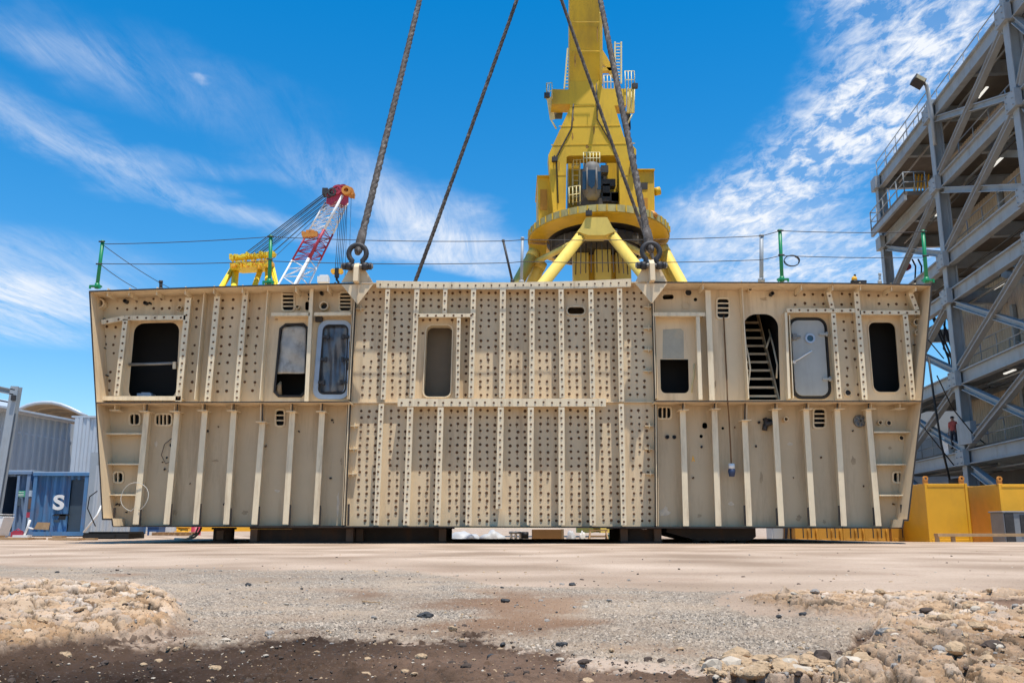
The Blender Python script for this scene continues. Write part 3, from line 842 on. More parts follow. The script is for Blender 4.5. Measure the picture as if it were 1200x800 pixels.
shackle(418.5, 286, 312, 'dark bow shackle on the left lifting lug, holding the thick left sling')
shackle(763.3, 284, 311, 'dark bow shackle on the right lifting lug in front of the yellow crane')
hookF = at(608, -480, 40); hookR = at(632, -74, 35)
sling(at(419.5, 295, DO - .06), hookF, .088, .052, 'wire_sling', 'thick frayed grey sling rising from the left shackle into open sky')
sling(at(762.5, 293, DO - .06), hookF, .088, .052, 'wire_sling', 'thick frayed grey sling rising from the right shackle in front of the yellow crane')
sling(at(444, 446, 35.9), hookR, .085, .085, 'wire_sling', 'thinner sling slanting up from behind the left top edge of the ship section')
sling(at(817, 446, 35.9), hookR, .075, .075, 'wire_sling', 'thinner sling crossing in front of the yellow crane boom, left of the thick one')

# ---- stanchions and safety lines on the deck edge
def green_post(x0, y0, x1, y1, label, cr=9):
    th = thing('safety_post', label, 'post', at(x0, y0, DO + .12), 'green safety posts clamped on the deck edge')
    a = at(x0, y0, DO + .12); b = at(x1, y1, DO + .12)
    mb = MB(); mb.tube([a, b], .042, 10); mb.build('pole', M['green'], th)
    mb = MB(); mb.beam(a + V((-.12, -.05, .04)), a + V((.12, -.05, .04)), .10, .035); mb.beam(a + V((-.11, -.1, -.03)), a + V((-.11, -.1, .05)), .035, .035, (0, 1, 0)); mb.beam(a + V((.11, -.1, -.03)), a + V((.11, -.1, .05)), .035, .035, (0, 1, 0)); mb.tube([a, a + V((0, 0, .12))], .055, 10)
    mb.build('clamp', M['green'], th)
    mb = MB()
    for t in (.5, .97): mb.tube([a.lerp(b, t) + V((-.07, -.04, 0)), a.lerp(b, t) + V((.07, -.04, 0))], .018, 6)
    mb.build('line_hook', M['darksteel'], th)


green_post(113.5, 338, 120.5, 282, 'green safety post at the far left corner of the ship section, leaning right')
green_post(315.5, 333, 317.5, 276, 'green safety post in front of the yellow frame of the red and white crane')
green_post(916.5, 330, 913.8, 269, 'green safety post beside the coiled wire and a grey post')
green_post(1086, 331, 1081.5, 270, 'green safety post in front of the grey steel structure at the right corner')


def stick(x0, y0, x1, y1, Y, r, m, label):
    mb = MB(); a = at(x0, y0, Y); b = at(x1, y1, Y)
    mb.tube([a, b], r, 8); mb.tube([a - V((0, 0, .02)), a + V((0, 0, .05))], r * 1.7, 8); mb.tube([b - (b - a).normalized() * .05, b], r * 1.25, 8)
    alone(mb, 'deck_post', M[m], label, 'post')


stick(892.3, 329, 892.3, 275, DO + .4, .048, 'galv', 'short grey post standing on the deck left of a green post')
stick(611, 331, 612.3, 278, DO + .5, .034, 'galv', 'thin grey post standing upright just left of the yellow crane')
stick(600.5, 330, 589.5, 281, DO + .5, .028, 'darksteel', 'dark thin post leaning left, beside an upright grey post')
stick(188.5, 340, 188.5, 329, DO + .4, .04, 'darksteel', 'short dark stub on the deck above the large left window')
stick(1031, 331, 1031, 320, DO + .4, .03, 'galv', 'short grey stub on the deck beside a small yellow lamp')
c = at(1001.5, 332, DO + .4)
mb = MB(); mb.tube([c, c + V((0, 0, .06))], .09, 10); mb.tube([c + V((0, 0, .06)), c + V((0, 0, .14)), c + V((0, 0, .17))], [.065, .06, .02], 10, 1); mb.box(c + V((.16, 0, .03)), (.2, .12, .06), 2); mb.box(c + V((.02, 0, .19)), (.04, .04, .05), 2)
alone(mb, 'warning_lamp', [M['black'], M['lemon'], M['darksteel']], 'small yellow lamp with black base on the right deck edge', 'lamp')
c = at(379, 331, DO + 1.0)
mb = MB(); mb.box(c + V((0, 0, .06)), (.26, .2, .14)); mb.box(c + V((0.02, 0, .15)), (.2, .16, .04))
alone(mb, 'deck_box', M['white'], 'small white box on the deck left of the left lifting lug', 'box')


def line(pts, name, label, r=.009):
    mb = MB(); W = []
    for i in range(len(pts) - 1):
        a, b = pts[i], pts[i + 1]
        for k in range(10):
            t = k / 10
            p = a.lerp(b, t); p.z -= .05 * 4 * t * (1 - t) * min(1, (b - a).length / 6); W.append(p)
    W.append(pts[-1]); mb.tube(W, r, 5)
    alone(mb, name, M['darksteel'], label, 'wire')


YL = DO + .1
line([at(119.5, 286, YL), at(317.3, 277.5, YL), at(590, 282.5, YL), at(612.2, 281, YL), at(892.3, 276.5, YL), at(914, 270.5, YL), at(1082, 272, YL)], 'safety_wire', 'upper thin wire strung between the green posts along the deck edge')
line([at(116.6, 309, YL), at(316.5, 306, YL), at(596, 308, YL), at(611.6, 306.5, YL), at(892.3, 304.5, YL), at(915, 299.5, YL), at(1084, 301.5, YL)], 'safety_wire', 'lower thin wire strung between the green posts along the deck edge')
line([at(119.5, 286, YL), at(198, 337, YL + 6)], 'guy_wire', 'guy wire slanting down from the top of the far left green post')
line([at(116.6, 309, YL), at(160, 338, YL + 4)], 'guy_wire', 'guy wire slanting down from the middle of the far left green post')
mb = MB(); c = at(928.5, 305, YL); mb.tube([(c.x + .17 * math.cos(t * .35) * (1 + .02 * (t % 5)), c.y + .01 * t * .2, c.z + .125 * math.sin(t * .35)) for t in range(40)], .01, 5)
alone(mb, 'wire_coil', M['darksteel'], 'loop of dark wire hanging beside the green post right of the middle', 'wire')

# ================================================================== supports under the section
def support(x0, x1, Y, lab, kind, depth=3.0):
    z1 = .352
    a = at(x0, 630, Y).x; b = at(x1, 630, Y).x; w = b - a; cx = (a + b) / 2
    th = thing('support_beam' if kind != 'round' else 'keel_block', lab, 'support', (cx, Y + depth / 2, 0), 'dark steel supports under the ship section')
    mb = MB()
    if kind == 'i':      # wide beam, web facing us, brown end plate
        mb.box((cx, Y + depth / 2, .02), (w, depth, .04)); mb.box((cx, Y + depth / 2, z1 - .02), (w, depth, .04))
        mb.box((cx, Y + .25, z1 / 2), (w - .1, .03, z1 - .084)); mb.box((cx, Y + depth - .25, z1 / 2), (w - .1, .03, z1 - .084))
        mb.build('girder', M['bluerust'], th)
        for e in (a + .09, b - .09):
            m = MB(); m.box((e, Y + .12, z1 / 2), (.16, .2, z1 - .086)); m.build('end_stiffener', M['beamend'], th)
    elif kind == 'round':
        mb.tube([(cx, Y + w / 2, .0), (cx, Y + w / 2, .05), (cx, Y + w / 2, .051), (cx, Y + w / 2, z1 - .05), (cx, Y + w / 2, z1 - .049), (cx, Y + w / 2, z1 - .005)], [w * .5, w * .5, w * .42, w * .42, w * .5, w * .5], 20)
        mb.build('drum', M['bluerust'], th)
        m = MB(); m.box((cx, Y + .05, .18), (.16, .1, .2)); m.build('plate', M['beamend'], th)
    else:                # long low trailer bed with rounded nose
        prof = [(b - .12, 0.06), (b, .14), (b, z1 - .01), (a + .02, z1 - .01), (a, .24), (a + .7, .06)]
        mb.prism([(x, Y, z) for x, z in prof], (0, depth, 0)); mb.build('bed', M['bluerust'], th)
        for k in range(4):
            m = MB(); x = a + w * (.35 + .17 * k); m.tube([(x, Y + .12, .12), (x, Y + .4, .12)], .118, 16); m.build('wheel', M['rubber'], th)
    return th


support(243, 272, 20.9, 'round dark support drum under the left side of the ship section', 'round', .6)
support(292, 414, 20.5, 'long dark girder with brown end stiffeners left of the middle, below the left joint', 'i', 4)
support(416, 523, 20.8, 'dark girder under the left half of the middle part', 'i', 3)
support(727, 776, 20.5, 'short dark girder with brown end under the right joint', 'i', 3)
support(781, 886, 20.7, 'low dark trailer bed with a rounded nose under the right side', 'bed', 3)

# ================================================================== yellow pedestal crane
YC = 60.0
crane = thing('pedestal_crane', 'big yellow pedestal crane with round platform, cab and box boom behind the ship section', 'crane', (at(700, 300, YC).x, YC, 0))
cxm = at(700.5, 270, YC).x
zr = at(700, 268, YC).z                       # ring height
RR = 4.85
MY, MPY = M['yellow'], M['paleyellow']
# round platform: outer skirt, inner annulus underside
def lathe(prof, cx, cy, n=56, a0=0, a1=2 * math.pi, mi=0, smooth=False):
    mb = MB(); vs = []; fs = []
    full = abs(a1 - a0 - 2 * math.pi) < 1e-6
    nn = n if full else n + 1
    for k in range(nn):
        a = a0 + (a1 - a0) * k / n
        for r, z in prof: vs.append((cx + r * math.cos(a), cy + r * math.sin(a), z))
    m = len(prof)
    for k in range(n):
        k2 = (k + 1) % nn
        for i in range(m):
            i2 = (i + 1) % m
            fs.append((k * m + i, k2 * m + i, k2 * m + i2, k * m + i2))
    mb.add(vs, fs, mi, smooth)
    return mb


yc = YC
zl0 = at(700, 248.5, YC - 6).z; zl1 = at(700, 239.5, YC - 6).z
rg_ = lathe([(RR, zl1), (RR, zl0), (RR - .03, zl0 - .02), (RR - 1.25, zl0 - .12), (RR - 1.25, zl1)], cxm, yc, 72)
rg_.v = [(x, yc + (y - yc) * 1.24, z) for x, y, z in rg_.v]; rg_.build('platform_ring', MY, crane)
lp_ = lathe([(RR + .07, zl1 - .02), (RR + .07, zl0 + .03), (RR + .02, zl0 + .03), (RR + .02, zl1 - .02)], cxm, yc, 72)
lp_.v = [(x, yc + (y - yc) * 1.24, z) for x, y, z in lp_.v]; lp_.build('platform_lip', mat('weathered_yellow', (.50, .42, .16), .6, var=.2, vscale=1.2, dirt=(.20, .16, .08), dirt_amt=.8, dirt_scale=(1.5, 1.5, .5)), crane)
zr = zl0 + .1
lathe([(RR - 1.36, zr + .5), (RR - 1.36, zr + .1), (.3, zr + .1), (.3, zr + .5)], cxm, yc).build('slew_deck', M['machinery'], crane)
lathe([(RR - 1.5, zr - .3), (RR - 1.5, zr - .9), (RR - 1.75, zr - .9), (RR - 1.75, zr - .3)], cxm, yc).build('slew_ring', M['machinery'], crane)
for k in range(34):
    a = 2 * math.pi * k / 34
    mb = MB(); r = RR - 1.62; x, y = cxm + r * math.cos(a), yc + r * math.sin(a)
    mb.tube([(x, y, zr - .92), (x, y, zr - .25)], .14, 8); mb.build('slew_roller', M['machinery'] if k % 3 else M['cab'], crane)
# lower machinery drum and column
lathe([(2.9, zr - .3), (2.9, zr - .9), (2.2, zr - 1.2), (.3, zr - 1.2), (.3, zr - .3)], cxm, yc).build('gear_housing', M['machinery'], crane)
for dx in (-1.45, 0, 1.45):
    mb = MB(); mb.box((cxm + .15 + dx, yc - 1.2 + abs(dx) * .5, (zr - 1.2) / 2), (1.05, 1.1, zr - 1.25)); mb.build('column', MPY, crane)
mb = MB(); mb.box((cxm + .15, yc + .6, (zr - 1.2) / 2), (3.6, 2.4, zr - 1.3)); mb.build('column', MY, crane)
for k in range(11):
    a = math.pi * (1.28 + .044 * k)
    mb = MB(); mb.tube([(cxm + 2.6 * math.cos(a), yc + 2.6 * math.sin(a), zr - 1.0), (cxm + 2.75 * math.cos(a), yc + 2.75 * math.sin(a), zr - 3.1)], .035, 6); mb.build('pipe', M['cab'] if k % 2 else M['darksteel'], crane)
# yoke at the front and legs
yf = yc - RR * 1.24 - .25
mb = MB(); mb.prism(P([(687, 254.5), (711.5, 254.5), (713.5, 258), (720.5, 271.5), (709, 275.5), (689, 275.5), (677.5, 271.5), (685, 258)], yf), (0, 1.2, 0)); mb.build('yoke', MPY, crane)
def leg(a, b, r, nm='leg', m=MPY, n=16):
    mb = MB(); d = (b - a).normalized(); mb.tube([a, b], r, n); mb.tube([a - d * .05, a + d * .45], r * 1.07, n); mb.build(nm, m, crane)
def ground_along(a, b):
    d = b - a; t = (0 - a.z) / d.z
    return a + d * t
for (pa, Ya, pb, Yb, r) in (((684, 273), yf + .6, (640, 328), yf - 1.2, .35), ((713.5, 272), yf + .6, (757, 326), yf - 1.2, .35), ((776, 291), yc - .4, (800, 335), yc - 1.2, .42), ((626, 296), yc - .4, (605, 335), yc - 1.2, .42)):
    a = at(*pa, Ya); b = at(*pb, Yb); leg(a, ground_along(a, b), r)
for (pa, Ya, pb, Yb, r) in (((668, 287), yf + .9, (627, 307.5), yc - .6, .2), ((730, 286), yf + .9, (760, 301), yc - .2, .2), ((634, 308), yc, (622, 335), yc, .42), ((768, 300), yc, (786, 335), yc, .42)):
    leg(at(*pa, Ya), at(*pb, Yb), r, 'brace')
for poly in ([(619.5, 286), (641, 287), (638, 308), (628, 312), (622, 308)], [(783, 286), (762, 287), (770, 306), (777, 308), (781, 302)]):
    mb = MB(); mb.prism(P(poly, yc - .3), (0, 1.0, 0)); mb.build('bracket', MY, crane)
# machinery houses
for poly, d in (([(630.3, 206.5), (651, 206.5), (651, 262), (631, 268)], 4.6), ([(741, 199), (766.5, 199), (767.5, 262), (741, 262)], 4.6)):
    mb = MB(); mb.prism(P(poly, yc - 2.4), (0, d, 0)); mb.build('machinery_house', MY, crane)
    x0, x1 = poly[0][0], poly[1][0]; y0 = poly[0][1]
    mb = MB(); mb.prism(P([(x0 - 1, y0 - 1.2), (x1 + 1, y0 - 1.2), (x1 + 1, y0 + .2), (x0 - 1, y0 + .2)], yc - 2.6), (0, d + .4, 0)); mb.build('roof', MY, crane)
mb = MB(); mb.tube([at(767, 225, yc - 2), at(773.5, 223.5, yc - 2)], .28, 12); mb.build('exhaust', MY, crane)
mb = MB(); mb.tube([at(764, 254, yc - 4.4), at(767, 250, yc - 4.4)], .3, 10); mb.build('exhaust', M['orange'], crane)
# A-frame front and boom
af = yc - 3.6
front = [(667, 96), (703.5, 94), (707, 104), (734, 104), (734, 123), (720, 124), (731, 160), (745.5, 175), (746, 250), (726.5, 250), (725, 182), (667, 182.5), (664, 184), (663, 250), (648.5, 250), (642.5, 182), (668, 126), (668, 122), (646.5, 122), (646.5, 104.5), (667, 105)]
mb = MB(); mb.prism(P(front, af), (0, 1.3, 0)); mb.build('boom_foot', MY, crane)
# recessed rear legs, dark
for poly in ([(666, 183), (679, 183), (676, 246), (666, 246)], [(711, 187), (724, 183), (725, 248), (714, 248)]):
    mb = MB(); mb.prism(P(poly, af + 2.6), (0, .9, 0)); mb.build('rear_leg', MY, crane)
A0 = at(685.2, 100, af + .65); A1 = at(685.2, -330, af - 9.0)
def boombox():
    mb = MB()
    l0 = at(667.3, 100, af + .1); r0 = at(703.3, 100, af + .1)
    d = V((0, -.25, 1)).normalized()
    k = 40
    vs = []
    for (p, w) in ((0, (r0.x - l0.x)), (k, (r0.x - l0.x) * .98)):
        for sx, sy in ((-1, 0), (1, 0), (1, 1.4), (-1, 1.4)):
            vs.append(V(((l0.x + r0.x) / 2 + sx * w / 2, l0.y + sy, l0.z)) + d * p)
    mb.add(vs, [(0, 1, 2, 3), (7, 6, 5, 4), (0, 4, 5, 1), (1, 5, 6, 2), (2, 6, 7, 3), (3, 7, 4, 0)])
    return mb
boombox().build('boom', MY, crane)
mb = MB(); mb.beam(at(704.6, 98, af + .2), at(704.2, 15, af - 3.0), .16, .3, (0, 1, 0)); mb.build('boom_edge_pipe', MPY, crane)
for poly in ([(704, 55), (712, 68), (721, 85), (721, 92), (708, 76), (704, 72)], [(704, 79), (722, 79), (722, 83), (704, 83)]):
    mb = MB(); mb.prism(P(poly, af + 2.4), (0, .4, 0)); mb.build('back_stay', MY, crane)
# side walkways
def rail(mb, a, b, h=1.05, n=3, r=.03, mid=True):
    a = V(a); b = V(b)
    for i in range(n + 1):
        p = a.lerp(b, i / n); mb.tube([p, p + V((0, 0, h))], r, 6, 0)
    mb.tube([a + V((0, 0, h)), b + V((0, 0, h))], r, 6)
    if mid: mb.tube([a + V((0, 0, h / 2)), b + V((0, 0, h / 2))], r, 6)
    return mb
mb = MB(); mb.prism(P([(640.5, 114), (646, 113.5), (650.5, 139), (644.5, 140)], af + 1.2), (0, .12, 0)); mb.build('walkway_panel', M['yellowwhite'], crane)
mb = MB(); mb.prism(P([(648.5, 123.5), (661, 123.5), (658.5, 139), (650, 139)], af + 1.6), (0, .1, 0)); mb.build('walkway_panel', M['cab'], crane)
mb = MB(); mb.prism(P([(735, 104), (743.5, 104), (743.5, 132), (734.5, 132)], af + 1.0), (0, .15, 0)); mb.build('walkway_panel', MPY, crane)
def railing(par, m, *args):
    mb = MB(); rail(mb, *args); mb.build('railing', m, par)
for q in ((at(640.5, 117, af - .3), at(647, 116, af - .3), 1.2, 2), (at(640.5, 117, af - .3), at(641, 116, af + 1.1), 1.2, 2), (at(733, 104, af - .2), at(744, 104, af - .2), 1.3, 3),
          (at(744, 104, af - .2), at(744, 104, af + 2.2), 1.3, 2), (at(708, 104, af + .6), at(720, 104, af + .6), 1.0, 3)): railing(crane, M['yellowwhite'], *q)
for x in (736, 740, 743.6): mb = MB(); mb.tube([at(x, 103, af + .1), at(x - .3, 132, af + .1)], .03, 6); mb.build('cage_bar', M['yellowwhite'], crane)
mb = MB(); mb.tube([at(646, 141, af), at(652, 151, af + .3)], .06, 6); mb.build('strut', M['yellowwhite'], crane)
mb = MB(); mb.tube([at(741, 134, af), at(734, 148, af + .3)], .06, 6); mb.build('strut', M['yellowwhite'], crane)
mb = MB(); mb.beam(at(735, 132, af + 1.8), at(736, 152, af + 1.8), .35, .35); mb.build('back_stay', M['black'], crane)
def ladder(p0, p1, Y, w, n, mtl):
    a = at(*p0, Y); b = at(*p1, Y); mb = MB()
    for s in (-1, 1): mb.beam(a + V((s * w / 2, 0, 0)), b + V((s * w / 2, 0, 0)), .1, .14, (0, 1, 0))
    for i in range(n):
        p = a.lerp(b, (i + .5) / n); mb.tube([p - V((w / 2, 0, 0)), p + V((w / 2, 0, 0))], .035, 6)
    mb.build('ladder', mtl, crane)
ladder((665.5, 104), (669.5, 57), af + 1.9, .52, 12, M['yellowwhite'])
ladder((724.3, 98), (724.3, 49.5), af + 1.9, .45, 13, M['yellowwhite'])
ladder((675.5, 240), (675, 184), yc - 2.2, .48, 9, M['yellowwhite'])
# cab
cc = at(693.5, 213, yc - 4.0)
mb = MB(); 
prof = [(cc.x + .60 * math.cos(t) , cc.y + .8 * math.sin(t)) for t in [2 * math.pi * k / 20 for k in range(20)]]
zb, zt = at(693, 232, yc - 4).z, at(693, 192.5, yc - 4).z
vs = []; zz = [zb - .25, zb, zb + .5, zt - .45, zt - .1, zt]; kk = [.55, .8, 1.0, 1.0, .85, .6]
for z, k in zip(zz, kk):
    for x, y in prof: vs.append((cc.x + (x - cc.x) * k, cc.y + (y - cc.y) * k, z))
fs = [(i * 20 + j, i * 20 + (j + 1) % 20, (i + 1) * 20 + (j + 1) % 20, (i + 1) * 20 + j) for i in range(5) for j in range(20)] + [tuple(range(20))[::-1], tuple(100 + j for j in range(20))]
mb.add(vs, fs, 0, True); cab = mb.build('cab', M['cab'], crane)
for (x0, x1, y0, y1, off) in ((688.7, 698, 199, 217, -.86), (682.5, 687.2, 201, 222, -.66), (699.6, 704.3, 201, 222, -.66)):
    m = MB(); m.prism(P([(x0, y0), (x1, y0), (x1 - (1 if x0 == 688.7 else 0), y1), ((x0 + x1) / 2, y1 + (4 if x0 == 688.7 else 0)), (x0 + (1 if x0 == 688.7 else 0), y1)], cc.y + off), (0, .06, 0)); m.build('window', M['glass'], cab)
for x in (688, 698.7): 
    m = MB(); m.tube([at(x, 196, cc.y - .82), at(x, 226, cc.y - .8)], .05, 6); m.build('window_post', M['cab'], cab)
m = MB(); m.prism(P([(682, 232), (705, 232), (707, 241), (681, 241)], yc - 4.2), (0, 1.5, 0)); m.build('cab_seat_base', M['machinery'], crane)
for q in ((at(684, 192, yc - 4.3), at(703, 192, yc - 4.3), .8, 5), (at(672, 196, yc - 3), at(684, 195, yc - 3), 1.0, 3), (at(667, 238, yc - 4.4), at(680, 236, yc - 4.4), 1.1, 3)): railing(crane, M['yellowwhite'], *q)
m = MB()
for x, y, w, h in ((712, 216, 1.0, .5), (710, 225, .5, .9), (716, 233, 1.4, .6), (722, 233, .7, .7), (708, 200, .5, .5)):
    p = at(x, y, yc - 2.6); m.box(p, (w, .7, h), rnd.choice((0, 1, 1)))
m.build('winch_gear', [M['cab'], M['machinery']], crane)
mb = MB(); mb.prism(P([(665, 198), (727, 198), (727, 243), (665, 243)], yc + .8), (0, .4, 0)); mb.build('winch_house_wall', M['machinery'], crane)
mb = MB()
for a, b in (((694, 181), (686, 196)), ((706, 180), (716, 197)), ((699, 182), (699, 196))): mb.beam(at(*a, yc - .5), at(*b, yc - .2), .25, .25)
mb.build('lattice', M['black'], crane)

# plate joints, lamps, cables and doors on the crane
for a, b in (((646, 170), (744, 168)), ((668, 124), (704, 123)), ((667.5, 60), (703.4, 60)), ((667.3, 26), (703.6, 26)), ((649, 205), (663, 205)), ((727, 205), (745.5, 205)), ((655, 148), (727, 147))):
    Yq = af - .012 if a[1] > 100 else af + .1 - .25 * (at(685, a[1], af).z - at(685, 100, af).z) - .25
    mb = MB(); mb.beam(at(*a, Yq), at(*b, Yq), .07, .03, (0, 1, 0)); mb.build('plate_joint', MY, crane)
for pts, r_ in (((at(672, 122, af - .06), at(670, 150, af - .06), at(652, 184, af - .06), at(654, 238, af - .06)), .05), ((at(699, 98, af - .05), at(700, 140, af - .05), at(722, 178, af - .05)), .04)):
    mb = MB(); mb.tube(list(pts), r_, 6); mb.build('cable', M['machinery'], crane)
for x, y, Yq in ((650, 187, af - .3), (742, 185, af - .3), (641, 112, af - .4), (744, 101, af - .3), (690, 250, yc - 6.3)):
    mb = MB(); p = at(x, y, Yq); mb.box(p, (.38, .3, .3)); mb.box(p + V((0, .2, .22)), (.08, .08, .3)); mb.build('lamp', M['darksteel'], crane)
for x0, x1, y0, y1 in ((633, 641, 222, 246), (750, 759, 214, 222), (750, 759, 232, 250)):
    mb = MB(); mb.prism(P([(x0, y0), (x1, y0), (x1, y1), (x0, y1)], yc - 2.44), (0, .03, 0)); mb.build('hatch', M['contamber'] if y1 - y0 > 12 else M['machinery'], crane)
for k_ in range(22):
    a_ = math.pi * (1.06 + .04 * k_); mb = MB(); x_, y_ = cxm + (RR + .1) * math.cos(a_), yc + (RR + .1) * 1.24 * math.sin(a_); mb.box((x_, y_, (zl0 + zl1) / 2), (.08, .1, zl1 - zl0 - .1)); mb.build('lip_stiffener', MY, crane)
for x, y, w_, h_ in ((671, 160, 3, 9), (672, 140, 2, 6), (696, 152, 2, 12), (655, 196, 2, 14), (738, 200, 2, 16), (688, 172, 5, 5), (674, 70, 2, 22), (700, 40, 1.6, 24)):
    Yq = af - .006 if y > 100 else af + .1 - .25 * (at(685, y - 12, af).z - at(685, 100, af).z) - .2
    mb = MB(); mb.prism(P(ragged(x, y, w_, h_), Yq), (0, .004, 0)); mb.build('rust_stain', M['rusty_yellow'] if 'rusty_yellow' in M else mat('rusty_yellow', (.34, .17, .035), .8, var=.3), crane)
# ================================================================== red and white lattice crane
YB = 110.0
lat = thing('lattice_crane', 'red and white lattice boom crane leaning right, with yellow gantry frame behind it', 'crane', (at(345, 333, YB).x, YB, 0))
CH = {'l': ((326, 334), (381, 237), YB), 'm': ((345, 334), (401.5, 229), YB - 1.6), 'r': ((361.5, 334), (407.5, 238), YB), 'b': ((348, 334), (397, 236), YB + 1.8)}
def cp(k, t):
    a, b, Y = CH[k]; q = lerp2(a, b, t); return at(q[0], q[1], Y)
def section(t0, t1, m, n):
    mb = MB()
    for k in CH: mb.tube([cp(k, t0), cp(k, t1)], .19 if k == 'm' else .13, 8)
    for i in range(n):
        a = t0 + (t1 - t0) * i / n; b = t0 + (t1 - t0) * (i + 1) / n
        for u, w in (('l', 'm'), ('m', 'r'), ('l', 'b'), ('b', 'r')):
            if i % 2: u, w = w, u
            mb.tube([cp(u, a), cp(w, b)], .05, 5)
            mb.tube([cp(u, a), cp(w, a)], .04, 5)
    mb.build('boom_section', m, lat)
section(-.9, .30, M['boomwhite'], 12); section(.30, .62, M['red'], 6); section(.62, 1.0, M['boomwhite'], 8)
mb = MB()
for yo in (-1.6, 1.2): mb.prism(P([(382, 238), (383, 230), (388, 226), (401, 225), (408, 229), (408, 236), (404, 240.5), (399, 238), (393, 235), (388, 240)], YB + yo), (0, .35, 0))
mb.beam(at(384, 232, YB), at(406, 232, YB), 2.4, .5, (0, 0, 1)); mb.beam(at(386, 238, YB), at(405, 239, YB), 2.2, .3, (0, 0, 1))
mb.build('boom_head', M['red'], lat)
for k, (x, y, r_) in enumerate(((389, 224.5, .55), (394.5, 222, .62), (400, 221, .55), (385, 228, .45))):
    for q in range(3):
        mb = MB(); p = at(x + q * 1.1, y - q * .3, YB - 1.9 + q * 1.15 + .07 * k); mb.ring(p, (0, 1, 0), r_, r_ * .62, .3, 18); mb.ring(p + V((0, .05, 0)), (0, 1, 0), r_ * .3, .02, .2, 10); mb.build('sheave', M['red'] if (k + q) % 3 else M['rockdark'] , lat)
for k, (x, y, r_) in enumerate(((405.5, 222.5, .6), (409, 224, .6), (411.5, 227, .45))):
    mb = MB(); p = at(x, y, YB - 2.2 + .5 * k); mb.ring(p, (0, 1, 0), r_, r_ * .5, .6, 16); mb.beam(p + V((-.5, .3, 0)), p + V((.4, .3, -.5)), .3, .2); mb.build('sheave', M['orange'], lat)
mb = MB(); mb.box(at(382, 226, YB), (.7, 1.5, .8)); mb.build('boom_head_box', M['darksteel'], lat)
mb = MB()
mb.beam(at(354.5, 276, YB - 1.4), at(372, 275, YB - 1.4), .4, .5)
for k, x in enumerate((356, 361, 366, 370)): mb.box(at(x, 274, YB - 1.1 + .13 * k), (.45, .6, rnd.uniform(.4, .9)))
mb.build('mid_sheave_frame', M['orange'], lat)
gy = 125.0
mb = MB()
mb.beam(at(270, 303, gy), at(322, 298.5, gy), 1.2, .5); mb.beam(at(271, 313, gy), at(318, 309, gy), 1.4, .9); mb.beam(at(270, 302, gy + 2.4), at(322, 297.5, gy + 2.4), .5, .4)
for k in range(9): mb.beam(at(272 + 5.6 * k, 303 - .5 * k, gy + .05), at(274.5 + 5.6 * k - (4 if k % 2 else 0), 313 - .4 * k, gy + .05), .22, .26, (0, 1, 0))
mb.prism(P([(275, 309), (317, 306), (316, 314), (301, 316), (281, 317), (276, 316)], gy + .9), (0, 1.5, 0))
mb.build('gantry_head', M['gyellow'], lat)
for k in range(22):
    p = at(271 + 2.35 * k, 301 - .2 * k + rnd.uniform(-2.5, 2), gy - 1.3 - .031 * k); mb = MB(); mb.box(p, (rnd.uniform(.12, .6), .8 + .017 * k, rnd.uniform(.12, .6))); mb.build('gantry_gear', M[rnd.choice(('gyellow', 'gyellow', 'lemon'))], lat)
    p = at(272 + 2.25 * k, 309 + rnd.uniform(-4, 4), gy - 1.4 - .037 * k); mb = MB(); mb.box(p, (rnd.uniform(.1, .5), .6 + .013 * k, rnd.uniform(.1, .5))); mb.build('gantry_gear', M[rnd.choice(('gyellow', 'lemon'))], lat)
for a, b, r in (((272, 316), (260, 336), .42), ((276, 318), (274.5, 336), .5), ((305, 317), (298, 336), .4), ((314, 314), (313.5, 336), .42), ((319, 312), (324, 336), .35)):
    mb = MB(); p = at(*a, gy + 1); q = at(*b, gy - 1); mb.tube([p, p + (q - p) * 4.5], r, 10); mb.build('gantry_leg', M['gyellow'], lat)
for (a, b) in (((286, 298), (381, 226)), ((292, 299), (382, 228)), ((297, 300), (382, 233)), ((304, 298), (382, 238)), ((316, 299), (383, 240)), ((320, 303), (384, 243))):
    mb = MB(); mb.tube([at(*a, gy), at(*b, YB)], .07 if a[0] != 320 else .04, 6); mb.build('pendant_rope', M['bluerope'], lat)
    if a[0] < 310: mb = MB(); mb.tube([at(a[0] + 1.6, a[1] + 1, gy), at(b[0] + .6, b[1] + 1.5, YB)], .045, 6); mb.build('pendant_rope', M['bluerope'], lat)
for x in (394, 396.2, 398.2, 400.2, 402.2):
    mb = MB(); mb.tube([at(x + 4, 240, YB - 1), at(x - 1.2, 315, YB - 1)], .04, 5); mb.build('hoist_rope', M['bluerope'], lat)
for x in (407, 411.5):
    mb = MB(); mb.tube([at(x, 232, YB - 1), at(x - 3, 336, YB - 1)], .03, 5); mb.build('hoist_rope', M['bluerope'], lat)
mb = MB(); p = at(395, 318, YB - 1)
mb.tube([p + V((-.45, -.2, 0)), p + V((-.45, .3, 0))], .34, 12, 1); mb.tube([p + V((.45, -.2, 0)), p + V((.45, .3, 0))], .34, 12, 1); mb.box(p + V((0, 0, -.2)), (.5, .5, 1.2), 0)
mb.tube([p + V((0, 0, -.6)), p + V((0, 0, -1.1)), p + V((.25, 0, -1.4)), p + V((.1, 0, -1.75)), p + V((-.25, 0, -1.5))], .15, 8, 0)
mb.build('hook_block', [M['black'], M['lemon']], lat)
bx = cp('m', -.85); mb = MB(); mb.box((bx.x - 3, YB + 6, 2.5), (12, 14, 5)); mb.box((bx.x - 3, YB + 6, .0), (14, 16, 1.2)); mb.build('machinery_house', M['lemon'], lat)
